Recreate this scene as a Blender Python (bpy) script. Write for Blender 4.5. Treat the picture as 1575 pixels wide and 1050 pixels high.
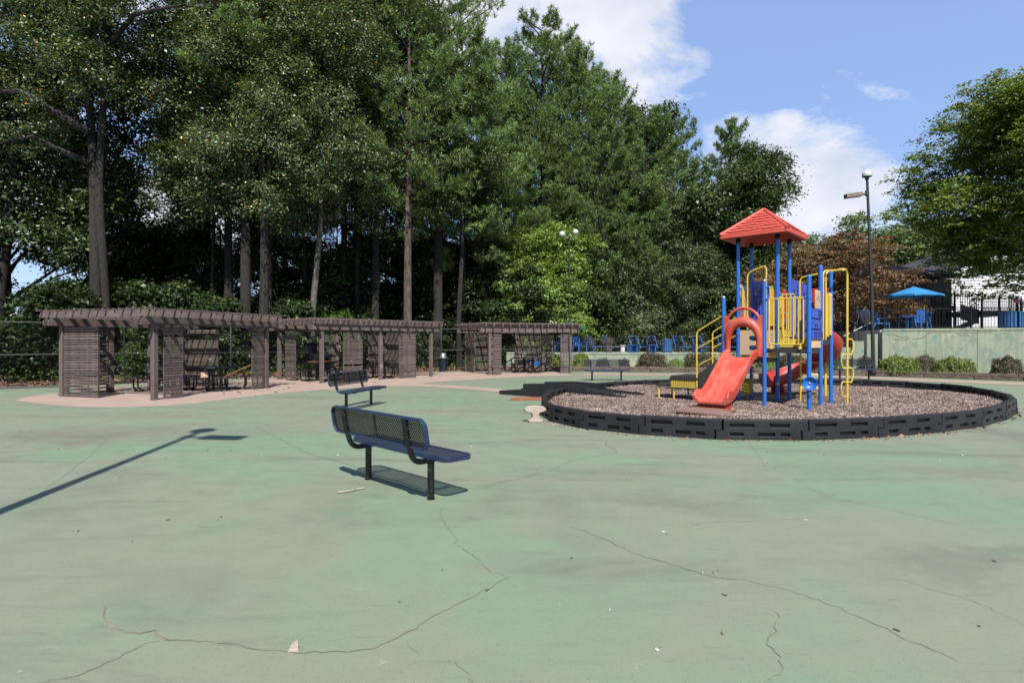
import bpy, bmesh, math, random
import numpy as np
from mathutils import Vector, Matrix
from mathutils.geometry import tessellate_polygon

# ------------------------------------------------------------------ clear
for o in list(bpy.data.objects):
    bpy.data.objects.remove(o, do_unlink=True)
S = bpy.context.scene
COL = S.collection

# ------------------------------------------------------------------ camera
cam_d = bpy.data.cameras.new('camera')
cam_d.sensor_width = 36.0
cam_d.lens = 20.57
cam_d.clip_start = 0.05
cam_d.clip_end = 3000
cam = bpy.data.objects.new('camera', cam_d)
COL.objects.link(cam)
cam.location = (0, 0, 1.6)
cam.rotation_euler = (math.radians(90), 0, 0)
S.camera = cam

# ------------------------------------------------------------------ light and sky
SUN_EL = math.radians(50)
to_sun = Vector((0.145, -0.989, 0)).normalized()
sun_vec = Vector((to_sun.x * math.cos(SUN_EL), to_sun.y * math.cos(SUN_EL), math.sin(SUN_EL)))
sd = bpy.data.lights.new('sun', 'SUN')
sd.energy = 5.0
sd.angle = math.radians(0.53)
sd.color = (1.0, 0.955, 0.89)
so = bpy.data.objects.new('sun', sd)
COL.objects.link(so)
so.rotation_euler = sun_vec.to_track_quat('Z', 'Y').to_euler()
so.location = (0, -20, 40)

W = bpy.data.worlds.new('World')
S.world = W
W.use_nodes = True
SKY_STRENGTH = 0.066
def build_world():
    nt = W.node_tree
    for n in list(nt.nodes):
        nt.nodes.remove(n)
    N = nt.nodes.new
    L = nt.links.new
    out = N('ShaderNodeOutputWorld')
    bg = N('ShaderNodeBackground')
    bg.inputs['Strength'].default_value = SKY_STRENGTH
    L(bg.outputs[0], out.inputs[0])
    sky = N('ShaderNodeTexSky')
    sky.sky_type = 'NISHITA'
    sky.sun_disc = False
    sky.sun_elevation = SUN_EL
    sky.sun_rotation = math.atan2(to_sun.x, to_sun.y)
    sky.air_density = 1.0
    sky.dust_density = 0.3
    sky.ozone_density = 1.6
    tc = N('ShaderNodeTexCoord')
    # the clouds: fractal noise in direction space, gathered round a few cloud centres
    nz = N('ShaderNodeTexNoise')
    nz.inputs['Scale'].default_value = 4.2
    nz.inputs['Detail'].default_value = 9.0
    nz.inputs['Roughness'].default_value = 0.56
    nz.inputs['Distortion'].default_value = 0.25
    mp = N('ShaderNodeMapping')
    mp.inputs['Scale'].default_value = (1, 1, 1.9)
    mp.inputs['Location'].default_value = (3.1, 0.4, 1.7)
    L(tc.outputs['Generated'], mp.inputs[0])
    L(mp.outputs[0], nz.inputs['Vector'])
    def M(op, a, b=None, c=None, clamp=False):
        m = N('ShaderNodeMath')
        m.operation = op
        m.use_clamp = clamp
        for i, v in enumerate((a, b, c)):
            if v is None:
                continue
            if isinstance(v, (int, float)):
                m.inputs[i].default_value = v
            else:
                L(v, m.inputs[i])
        return m.outputs[0]
    acc = None
    # direction of each cloud bank, its angular size and its weight
    banks = [((0.115, 0.862, 0.48), 0.15, 1.0), ((0.00, 0.85, 0.52), 0.17, 0.9), ((-0.12, 0.85, 0.46), 0.15, 0.8),
             ((0.425, 0.86, 0.245), 0.105, 0.85), ((0.49, 0.86, 0.195), 0.085, 0.8), ((0.37, 0.88, 0.25), 0.09, 0.8),
             ((-0.62, 0.70, 0.28), 0.2, 0.9), ((-0.45, 0.85, 0.2), 0.16, 0.8), ((-0.25, 0.95, 0.12), 0.16, 0.8), ((0.53, 0.83, 0.1), 0.07, 0.45),
             ((-0.9, -0.2, 0.4), 0.2, 0.8), ((0.6, -0.7, 0.35), 0.2, 0.8), ((-0.3, -0.8, 0.5), 0.2, 0.7), ((0.95, -0.1, 0.22), 0.16, 0.7)]
    for d, r, w in banks:
        dv = Vector(d).normalized()
        vm = N('ShaderNodeVectorMath')
        vm.operation = 'DISTANCE'
        L(tc.outputs['Generated'], vm.inputs[0])
        vm.inputs[1].default_value = dv
        q = M('DIVIDE', vm.outputs['Value'], r * 1.25)
        q = M('MULTIPLY', q, q)
        q = M('MULTIPLY', q, -1.0)
        q = M('EXPONENT', q)
        q = M('MULTIPLY', q, w)
        acc = q if acc is None else M('MAXIMUM', acc, q)
    dens = M('ADD', M('MULTIPLY', acc, 0.42), nz.outputs['Fac'])
    dens = M('SUBTRACT', dens, 0.70)
    dens = M('MULTIPLY', dens, 8.5, clamp=True)
    # grey in the thick of the cloud, white at its rim
    nz2 = N('ShaderNodeTexNoise')
    nz2.inputs['Scale'].default_value = 7.0
    nz2.inputs['Detail'].default_value = 6.0
    L(mp.outputs[0], nz2.inputs['Vector'])
    cr = N('ShaderNodeValToRGB')
    cr.color_ramp.elements[0].position = 0.3
    cr.color_ramp.elements[0].color = (0.35, 0.385, 0.455, 1)
    cr.color_ramp.elements[1].position = 0.62
    cr.color_ramp.elements[1].color = (0.50, 0.505, 0.535, 1)
    L(nz2.outputs['Fac'], cr.inputs[0])
    sc = N('ShaderNodeVectorMath')
    sc.operation = 'SCALE'
    sc.inputs['Scale'].default_value = 1.0 / SKY_STRENGTH
    L(cr.outputs[0], sc.inputs[0])
    # a thin veil of bright haze over the blue
    veil = N('ShaderNodeMixRGB')
    veil.inputs[0].default_value = 0.45
    veil.inputs[2].default_value = (0.255 / SKY_STRENGTH, 0.380 / SKY_STRENGTH, 0.70 / SKY_STRENGTH, 1)
    L(sky.outputs[0], veil.inputs[1])
    mx = N('ShaderNodeMixRGB')
    L(M('MULTIPLY', dens, 0.93), mx.inputs[0])
    L(veil.outputs[0], mx.inputs[1])
    L(sc.outputs[0], mx.inputs[2])
    L(mx.outputs[0], bg.inputs['Color'])
build_world()

S.view_settings.view_transform = 'Standard'
S.view_settings.look = 'None'
S.view_settings.gamma = 1.0
S.view_settings.exposure = 0.93
S.view_settings.use_curve_mapping = False
S.render.engine = 'CYCLES'
S.cycles.max_bounces = 6
S.cycles.transparent_max_bounces = 8

rnd = random.Random(7)
PI = math.pi

# ------------------------------------------------------------------ materials
def mat(name, col, rough=0.6, col2=None, scale=6.0, bump=0.0, bscale=40.0, metal=0.0, detail=5.0, contrast=(0.35, 0.65), spec=0.5,
        island=0.0, stretch=None, objvar=0.0, coat=0.0):
    """A principled surface whose colour wanders between col and col2, with a fine bump."""
    if col2 is None:
        col2 = tuple(c * 0.8 for c in col)
    col, col2 = tuple(c * 0.58 for c in col), tuple(c * 0.58 for c in col2)
    m = bpy.data.materials.new(name)
    m.use_nodes = True
    nt = m.node_tree
    N = nt.nodes.new
    L = nt.links.new
    b = nt.nodes['Principled BSDF']
    b.inputs['Roughness'].default_value = rough
    b.inputs['Metallic'].default_value = metal
    b.inputs['Specular IOR Level'].default_value = spec
    b.inputs['Coat Weight'].default_value = coat
    tc = N('ShaderNodeTexCoord')
    src = tc.outputs['Object']
    if stretch:
        mp = N('ShaderNodeMapping')
        mp.inputs['Scale'].default_value = stretch
        L(src, mp.inputs[0])
        src = mp.outputs[0]
    if col2 is None:
        col2 = tuple(c * 0.8 for c in col)
    n = N('ShaderNodeTexNoise')
    n.inputs['Scale'].default_value = scale
    n.inputs['Detail'].default_value = detail
    n.inputs['Roughness'].default_value = 0.6
    L(src, n.inputs['Vector'])
    r = N('ShaderNodeValToRGB')
    r.color_ramp.elements[0].position = contrast[0]
    r.color_ramp.elements[0].color = (*col2, 1)
    r.color_ramp.elements[1].position = contrast[1]
    r.color_ramp.elements[1].color = (*col, 1)
    L(n.outputs['Fac'], r.inputs[0])
    c = r.outputs[0]
    if island or objvar:
        hs = N('ShaderNodeHueSaturation')
        g = N('ShaderNodeNewGeometry')
        oi = N('ShaderNodeObjectInfo')
        mr = N('ShaderNodeMapRange')
        mr.inputs['To Min'].default_value = 1 - max(island, objvar)
        mr.inputs['To Max'].default_value = 1 + max(island, objvar)
        L(g.outputs['Random Per Island'] if island else oi.outputs['Random'], mr.inputs['Value'])
        L(mr.outputs[0], hs.inputs['Value'])
        L(c, hs.inputs['Color'])
        c = hs.outputs[0]
    L(c, b.inputs['Base Color'])
    if bump:
        n2 = N('ShaderNodeTexNoise')
        n2.inputs['Scale'].default_value = bscale
        n2.inputs['Detail'].default_value = 4.0
        L(src, n2.inputs['Vector'])
        bp = N('ShaderNodeBump')
        bp.inputs['Strength'].default_value = bump
        bp.inputs['Distance'].default_value = 0.02
        L(n2.outputs['Fac'], bp.inputs['Height'])
        L(bp.outputs[0], b.inputs['Normal'])
    return m

def leaf_mat(name, cols, trans=0.25, gloss=0.07, tint=None, rough=0.42):
    """Foliage: each leaf its own shade of the given colours, some light let through, a little sheen."""
    m = bpy.data.materials.new(name)
    m.use_nodes = True
    nt = m.node_tree
    nt.nodes.remove(nt.nodes['Principled BSDF'])
    N = nt.nodes.new
    L = nt.links.new
    g = N('ShaderNodeNewGeometry')
    r = N('ShaderNodeValToRGB')
    els = r.color_ramp.elements
    while len(els) < len(cols):
        els.new(0.5)
    for i, (p, c) in enumerate(cols):
        els[i].position = p
        els[i].color = (*(k * 0.80 for k in c), 1)
    L(g.outputs['Random Per Island'], r.inputs[0])
    oi = N('ShaderNodeObjectInfo')
    hs = N('ShaderNodeHueSaturation')
    mr = N('ShaderNodeMapRange')
    mr.inputs['To Min'].default_value = 0.82
    mr.inputs['To Max'].default_value = 1.2
    L(oi.outputs['Random'], mr.inputs['Value'])
    L(mr.outputs[0], hs.inputs['Value'])
    L(r.outputs[0], hs.inputs['Color'])
    d = N('ShaderNodeBsdfDiffuse')
    L(hs.outputs[0], d.inputs['Color'])
    t = N('ShaderNodeBsdfTranslucent')
    tm = N('ShaderNodeMixRGB')
    tm.blend_type = 'MULTIPLY'
    tm.inputs[0].default_value = 1.0
    tm.inputs[2].default_value = (*(tint or (1.5, 1.5, 0.6)), 1)
    L(hs.outputs[0], tm.inputs[1])
    L(tm.outputs[0], t.inputs['Color'])
    m1 = N('ShaderNodeMixShader')
    m1.inputs[0].default_value = trans
    L(d.outputs[0], m1.inputs[1])
    L(t.outputs[0], m1.inputs[2])
    gl = N('ShaderNodeBsdfGlossy')
    gl.inputs['Roughness'].default_value = rough
    gl.inputs['Color'].default_value = (0.8, 0.85, 0.8, 1)
    m2 = N('ShaderNodeMixShader')
    m2.inputs[0].default_value = min(gloss, 0.028)
    L(m1.outputs[0], m2.inputs[1])
    L(gl.outputs[0], m2.inputs[2])
    L(m2.outputs[0], nt.nodes['Material Output'].inputs[0])
    return m

def court_mat():
    """Worn green court paint: mint and grey-green patches, drifts of grime, fine speckle."""
    m = bpy.data.materials.new('court_paint')
    m.use_nodes = True
    nt = m.node_tree
    N = nt.nodes.new
    L = nt.links.new
    b = nt.nodes['Principled BSDF']
    tc = N('ShaderNodeTexCoord')
    P = tc.outputs['Object']
    def noise(scale, detail=6, rough=0.6, dist=0.0, stretch=None, loc=None):
        n = N('ShaderNodeTexNoise')
        n.inputs['Scale'].default_value = scale
        n.inputs['Detail'].default_value = detail
        n.inputs['Roughness'].default_value = rough
        n.inputs['Distortion'].default_value = dist
        mp = N('ShaderNodeMapping')
        mp.inputs['Scale'].default_value = stretch or (1, 1, 1)
        mp.inputs['Location'].default_value = loc or (0, 0, 0)
        mp.inputs['Rotation'].default_value = (0, 0, 0.5 if stretch else 0)
        L(P, mp.inputs[0])
        L(mp.outputs[0], n.inputs['Vector'])
        return n.outputs['Fac']
    def ramp(x, p0, p1, c0=0.0, c1=1.0):
        r = N('ShaderNodeMapRange')
        r.interpolation_type = 'SMOOTHSTEP'
        r.inputs['From Min'].default_value = p0
        r.inputs['From Max'].default_value = p1
        r.inputs['To Min'].default_value = c0
        r.inputs['To Max'].default_value = c1
        L(x, r.inputs['Value'])
        return r.outputs[0]
    def mix(f, a, c, mode='MIX'):
        x = N('ShaderNodeMixRGB')
        x.blend_type = mode
        L(f, x.inputs[0])
        for i, v in ((1, a), (2, c)):
            if isinstance(v, tuple):
                x.inputs[i].default_value = (*v, 1)
            else:
                L(v, x.inputs[i])
        return x.outputs[0]
    base = mix(ramp(noise(0.35, 5, 0.6, 0.6), 0.40, 0.62), (0.151, 0.167, 0.117), (0.132, 0.179, 0.117))
    base = mix(ramp(noise(0.17, 3, 0.5, 0.3, loc=(9, 3, 0)), 0.55, 0.68, 0, 0.45), base, (0.105, 0.172, 0.102))
    base = mix(ramp(noise(0.9, 9, 0.7, 1.2, (0.28, 1.2, 1), (4, 1, 0)), 0.50, 0.74, 0, 0.55), base, (0.082, 0.084, 0.062))
    base = mix(ramp(noise(0.30, 6, 0.62, 0.5, loc=(31, 12, 0)), 0.54, 0.74, 0, 0.60), base, (0.099, 0.092, 0.074))
    base = mix(ramp(noise(2.6, 10, 0.75, 0.8, (0.35, 1.4, 1), (14, 7, 0)), 0.55, 0.72, 0, 0.45), base, (0.075, 0.084, 0.058))
    base = mix(ramp(noise(1.7, 8, 0.7, 0.4, loc=(5, 8, 0)), 0.60, 0.75, 0, 0.35), base, (0.170, 0.206, 0.149))
    sp = noise(34, 6, 0.75)
    base = mix(ramp(sp, 0.54, 0.72, 0, 0.60), base, (0.060, 0.071, 0.053))
    base = mix(ramp(noise(60, 4, 0.7, loc=(2, 2, 0)), 0.68, 0.78, 0, 0.4), base, (0.234, 0.256, 0.206))
    # brush-like short scratches
    base = mix(ramp(noise(9, 8, 0.8, 0, (0.25, 3.0, 1), (1, 1, 0)), 0.56, 0.72, 0, 0.60), base, (0.060, 0.067, 0.050))
    # patches with a place of their own: worn mint paint and brown grime
    wn = N('ShaderNodeTexNoise')
    wn.inputs['Scale'].default_value = 0.95
    wn.inputs['Detail'].default_value = 8
    wn.inputs['Roughness'].default_value = 0.74
    L(P, wn.inputs['Vector'])
    wv = N('ShaderNodeVectorMath')
    wv.operation = 'MULTIPLY_ADD'
    wv.inputs[1].default_value = (2.6, 2.6, 0)
    L(wn.outputs['Color'], wv.inputs[0])
    L(P, wv.inputs[2])
    for (px_, py_, sx_, sy_, col, amt) in [(-6.2, 10.2, 3.4, 1.5, (0.118, 0.105, 0.082), 0.34), (-8.5, 12.8, 3.0, 0.9, (0.120, 0.108, 0.085), 0.28), (-3.4, 9.2, 1.8, 1.1, (0.100, 0.185, 0.105), 0.39), (-6.3, 8.6, 1.0, 0.9, (0.100, 0.185, 0.105), 0.33),
                                           (-0.55, 4.6, 1.0, 0.8, (0.125, 0.190, 0.118), 0.36), (3.4, 4.3, 1.3, 0.35, (0.070, 0.078, 0.060), 0.33), (6.5, 7.2, 3.4, 0.5, (0.085, 0.092, 0.068), 0.28), (1.6, 5.8, 1.6, 0.4, (0.090, 0.100, 0.072), 0.25),
                                           (-1.7, 5.6, 0.5, 0.5, (0.095, 0.10, 0.075), 0.28), (-4.2, 17.0, 3.5, 1.0, (0.105, 0.105, 0.080), 0.28), (-2.0, 3.9, 0.9, 0.5, (0.105, 0.108, 0.083), 0.28), (10.5, 8.2, 2.5, 0.6, (0.090, 0.098, 0.072), 0.28)]:
        vs_ = N('ShaderNodeVectorMath')
        vs_.operation = 'SUBTRACT'
        L(wv.outputs[0], vs_.inputs[0])
        vs_.inputs[1].default_value = (px_ + 1.3, py_ + 1.3, 0)
        vm_ = N('ShaderNodeVectorMath')
        vm_.operation = 'MULTIPLY'
        L(vs_.outputs[0], vm_.inputs[0])
        vm_.inputs[1].default_value = (1 / sx_, 1 / sy_, 0)
        vl_ = N('ShaderNodeVectorMath')
        vl_.operation = 'LENGTH'
        L(vm_.outputs[0], vl_.inputs[0])
        base = mix(ramp(vl_.outputs['Value'], 0.3, 1.1, amt, 0.0), base, col)
    # grit showing through the paint, pale scuffs, and long soft drifts of dirt
    base = mix(ramp(noise(140, 3, 0.8, loc=(7, 2, 0)), 0.50, 0.70, 0, 0.55), base, (0.075, 0.082, 0.060))
    base = mix(ramp(noise(110, 3, 0.8, loc=(3, 9, 0)), 0.62, 0.74, 0, 0.5), base, (0.26, 0.28, 0.22))
    base = mix(ramp(noise(0.5, 9, 0.72, 0.9, (0.22, 1.5, 1), (40, 3, 0)), 0.54, 0.70, 0, 0.55), base, (0.092, 0.088, 0.066))
    base = mix(ramp(noise(5.5, 6, 0.7, 2.5, (0.5, 1.3, 1), (8, 30, 0)), 0.66, 0.71, 0, 0.5), base, (0.23, 0.26, 0.21))
    L(base, b.inputs['Base Color'])
    L(ramp(noise(3, 5), 0.3, 0.7, 0.55, 0.8), b.inputs['Roughness'])
    b.inputs['Specular IOR Level'].default_value = 0.35
    bp = N('ShaderNodeBump')
    bp.inputs['Strength'].default_value = 0.25
    bp.inputs['Distance'].default_value = 0.006
    L(noise(90, 6, 0.7), bp.inputs['Height'])
    L(bp.outputs[0], b.inputs['Normal'])
    return m

MT = {}
MT['court'] = court_mat()
MT['path'] = mat('tan_concrete', (0.47, 0.345, 0.275), 0.85, (0.37, 0.265, 0.21), 1.6, 0.2, 60, contrast=(0.3, 0.7), detail=9)
MT['dirt'] = mat('forest_floor', (0.095, 0.065, 0.045), 0.95, (0.045, 0.04, 0.022), 1.3, 0.8, 18, detail=9)
MT['crack_edge'] = mat('worn_crack_edge', (0.34, 0.29, 0.215), 0.95, (0.22, 0.20, 0.15), 14, detail=8)
MT['crack'] = mat('crack_dark', (0.13, 0.125, 0.095), 0.95, (0.27, 0.28, 0.21), 3)
MT['wood'] = mat('weathered_brown_wood', (0.195, 0.152, 0.140), 0.82, (0.110, 0.082, 0.074), 3.5, 0.6, 50, stretch=(1, 1, 1), contrast=(0.3, 0.7), objvar=0.14, spec=0.2, detail=9)
MT['wood_slat'] = mat('weathered_slat_wood', (0.205, 0.165, 0.150), 0.82, (0.120, 0.092, 0.082), 5, 0.5, 60, objvar=0.25, spec=0.2, detail=8)
MT['black_metal'] = mat('black_coated_steel', (0.007, 0.007, 0.008), 0.30, (0.014, 0.013, 0.012), 25, 0.12, 120, contrast=(0.55, 0.72), spec=0.4)
MT['bench_blue'] = mat('navy_vinyl_coating', (0.018, 0.045, 0.115), 0.42, (0.028, 0.036, 0.062), 6, 0.1, 150, contrast=(0.35, 0.6), spec=0.35)
MT['bin_dark'] = mat('dark_navy_bin', (0.016, 0.026, 0.05), 0.5, spec=0.3)
MT['bench_frame'] = mat('chipped_black_coating', (0.26, 0.26, 0.25), 0.35, (0.007, 0.007, 0.008), 55, 0.15, 120, contrast=(0.675, 0.70), spec=0.4, detail=2)
MT['back_mesh'] = mat('black_worn_mesh', (0.008, 0.009, 0.012), 0.5, (0.016, 0.015, 0.016), 5, spec=0.3)
MT['table_top'] = mat('dark_navy_table_coating', (0.014, 0.022, 0.045), 0.5, (0.012, 0.014, 0.022), 4, spec=0.4)
MT['bench_mesh'] = mat('worn_navy_mesh', (0.030, 0.043, 0.085), 0.5, (0.05, 0.048, 0.055), 5, 0.0, 100, contrast=(0.4, 0.6))
MT['black_plastic'] = mat('black_moulded_plastic', (0.016, 0.016, 0.018), 0.45, (0.032, 0.032, 0.034), 4, 0.18, 70, contrast=(0.35, 0.75), spec=0.22)
MT['red'] = mat('sun_faded_red_plastic', (0.60, 0.070, 0.042), 0.42, (0.66, 0.155, 0.105), 3.2, 0.08, 90, contrast=(0.35, 0.62), spec=0.35, detail=9, stretch=(0.6, 1.6, 1))
MT['roof_red'] = mat('coral_roof_plastic', (0.62, 0.085, 0.058), 0.55, (0.64, 0.115, 0.08), 2.5, 0.06, 60, contrast=(0.3, 0.7), spec=0.3)
MT['dark_red'] = mat('deep_red_plastic', (0.48, 0.030, 0.028), 0.33, (0.55, 0.05, 0.04), 3, 0.04, 90)
MT['blue'] = mat('bright_blue_powder_coat', (0.018, 0.175, 0.62), 0.33, (0.022, 0.15, 0.55), 3, 0.03, 90)
MT['yellow'] = mat('yellow_powder_coat', (0.80, 0.60, 0.085), 0.38, (0.74, 0.50, 0.06), 5, 0.04, 90)
MT['tan'] = mat('tan_plastic', (0.68, 0.47, 0.29), 0.5, (0.62, 0.41, 0.25), 3, 0.04, 90)
MT['violet'] = mat('periwinkle_plastic', (0.085, 0.125, 0.62), 0.42, (0.07, 0.10, 0.55), 3, 0.04, 90)
MT['panel_blue'] = mat('royal_blue_plastic', (0.030, 0.095, 0.60), 0.4, (0.03, 0.08, 0.5), 3)
MT['deck_brown'] = mat('dark_brown_deck_coating', (0.032, 0.026, 0.024), 0.5, (0.045, 0.036, 0.032), 8, 0.1, 90)
MT['mulch'] = mat('mulch_bed', (0.27, 0.20, 0.165), 0.95, (0.14, 0.095, 0.075), 9, 1.0, 34, detail=9, contrast=(0.3, 0.7))
MT['chips'] = mat('wood_chips', (0.44, 0.335, 0.29), 0.9, (0.27, 0.185, 0.145), 1.2, 0, 30, island=0.30)
MT['timber'] = mat('landscape_timber', (0.21, 0.155, 0.115), 0.9, (0.09, 0.062, 0.048), 4, 0.9, 22, detail=8, stretch=(0.6, 3, 3))
MT['board'] = mat('rust_brown_board', (0.36, 0.135, 0.05), 0.75, (0.25, 0.09, 0.04), 3, 0.2, 50)
MT['mat_red'] = mat('worn_red_wear_mat', (0.30, 0.17, 0.145), 0.9, (0.19, 0.11, 0.09), 4, 0.7, 50, detail=8)
MT['stone'] = mat('pale_stone', (0.50, 0.43, 0.36), 0.85, (0.38, 0.31, 0.25), 7, 0.6, 40, detail=8)
MT['chip_white'] = mat('white_litter', (0.75, 0.73, 0.70), 0.8)
MT['leaf_litter'] = mat('dead_leaves', (0.34, 0.17, 0.095), 0.85, (0.20, 0.085, 0.045), 1.0, 0, 30, island=0.5)
MT['pool_conc'] = mat('pale_pool_concrete', (0.62, 0.58, 0.53), 0.85, (0.52, 0.48, 0.43), 0.8, 0.1, 40)
MT['furn_blue'] = mat('bright_blue_outdoor_plastic', (0.025, 0.165, 0.52), 0.45, (0.02, 0.13, 0.42), 4)
MT['sling'] = mat('black_sling_fabric', (0.018, 0.020, 0.026), 0.7)
MT['umbrella'] = mat('azure_canvas', (0.020, 0.27, 0.60), 0.7, (0.018, 0.235, 0.53), 4)
MT['bin_blue'] = mat('ribbed_blue_bin', (0.025, 0.13, 0.33), 0.5, (0.02, 0.10, 0.27), 5)
MT['silver'] = mat('dull_silver', (0.55, 0.55, 0.54), 0.35, (0.42, 0.42, 0.42), 6, metal=0.8)
MT['globe'] = mat('frosted_globe', (0.72, 0.72, 0.68), 0.4, (0.6, 0.6, 0.56), 6)
MT['pole'] = mat('dark_bronze_pole', (0.022, 0.020, 0.019), 0.45, (0.03, 0.027, 0.025), 6)
MT['lamp_box'] = mat('weathered_bronze_lamp', (0.26, 0.18, 0.13), 0.6, (0.18, 0.12, 0.09), 6)
MT['siding'] = mat('white_siding', (0.74, 0.74, 0.76), 0.7, (0.68, 0.68, 0.70), 2)
MT['black_wood'] = mat('black_painted_timber', (0.014, 0.013, 0.013), 0.5, (0.020, 0.018, 0.018), 5)
MT['shingle'] = mat('charcoal_shingles', (0.052, 0.052, 0.056), 0.9, (0.034, 0.034, 0.036), 9, 0.5, 30)
MT['glass'] = mat('grey_window_glass', (0.25, 0.27, 0.30), 0.15, (0.2, 0.22, 0.25), 2)
MT['sign_red'] = mat('red_sign', (0.50, 0.03, 0.05), 0.5)
MT['brick'] = mat('brick_red', (0.28, 0.13, 0.085), 0.9, (0.16, 0.075, 0.05), 8, 0.5, 40)
MT['chalk'] = mat('pale_chalk_paint', (0.42, 0.50, 0.55), 0.9)
MT['fence_black'] = mat('black_vinyl_fence', (0.012, 0.014, 0.013), 0.5)
MT['planter'] = mat('grey_planter', (0.12, 0.115, 0.105), 0.9, (0.07, 0.065, 0.06), 6)
MT['bark_shaded'] = mat('shaded_bark', (0.032, 0.025, 0.022), 0.95, (0.011, 0.009, 0.008), 6, 1.0, 14, detail=9, stretch=(2.2, 2.2, 0.5), contrast=(0.38, 0.62))  # bark with the shade of the woods put into its colour
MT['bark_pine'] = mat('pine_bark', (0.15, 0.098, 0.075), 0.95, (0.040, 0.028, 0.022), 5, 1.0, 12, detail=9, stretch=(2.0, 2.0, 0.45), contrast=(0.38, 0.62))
MT['bark_grey'] = mat('pale_grey_bark', (0.17, 0.155, 0.13), 0.95, (0.075, 0.068, 0.055), 5, 0.8, 14, detail=8, stretch=(2, 2, 0.6))

def wall_mat():
    """Pale green painted concrete with peeled dark blotches, yellow stains and streaks."""
    m = mat('peeling_green_wall', (0.30, 0.37, 0.255), 0.85, (0.37, 0.41, 0.30), 0.9, 0.25, 20, detail=8)
    nt = m.node_tree
    N = nt.nodes.new
    L = nt.links.new
    b = nt.nodes['Principled BSDF']
    src = b.inputs['Base Color'].links[0].from_socket
    tc = N('ShaderNodeTexCoord')
    def layer(src, scale, p0, p1, col, stretch, amt, loc=(0, 0, 0)):
        mp = N('ShaderNodeMapping')
        mp.inputs['Scale'].default_value = stretch
        mp.inputs['Location'].default_value = loc
        L(tc.outputs['Object'], mp.inputs[0])
        n = N('ShaderNodeTexNoise')
        n.inputs['Scale'].default_value = scale
        n.inputs['Detail'].default_value = 7
        n.inputs['Roughness'].default_value = 0.62
        L(mp.outputs[0], n.inputs['Vector'])
        r = N('ShaderNodeMapRange')
        r.interpolation_type = 'SMOOTHSTEP'
        r.inputs['From Min'].default_value = p0
        r.inputs['From Max'].default_value = p1
        r.inputs['To Max'].default_value = amt
        L(n.outputs['Fac'], r.inputs['Value'])
        x = N('ShaderNodeMixRGB')
        L(r.outputs[0], x.inputs[0])
        L(src, x.inputs[1])
        x.inputs[2].default_value = (*col, 1)
        return x.outputs[0]
    src = layer(src, 0.7, 0.50, 0.68, (0.50, 0.45, 0.25), (1, 1, 0.6), 0.55, (5, 2, 0))
    src = layer(src, 3.4, 0.52, 0.60, (0.120, 0.175, 0.140), (1, 1, 0.8), 0.85, (1, 7, 3))
    src = layer(src, 3.0, 0.46, 0.64, (0.15, 0.175, 0.13), (2.5, 2.5, 0.2), 0.85, (0, 0, 9))
    L(src, b.inputs['Base Color'])
    return m
MT['wall'] = wall_mat()

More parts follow.
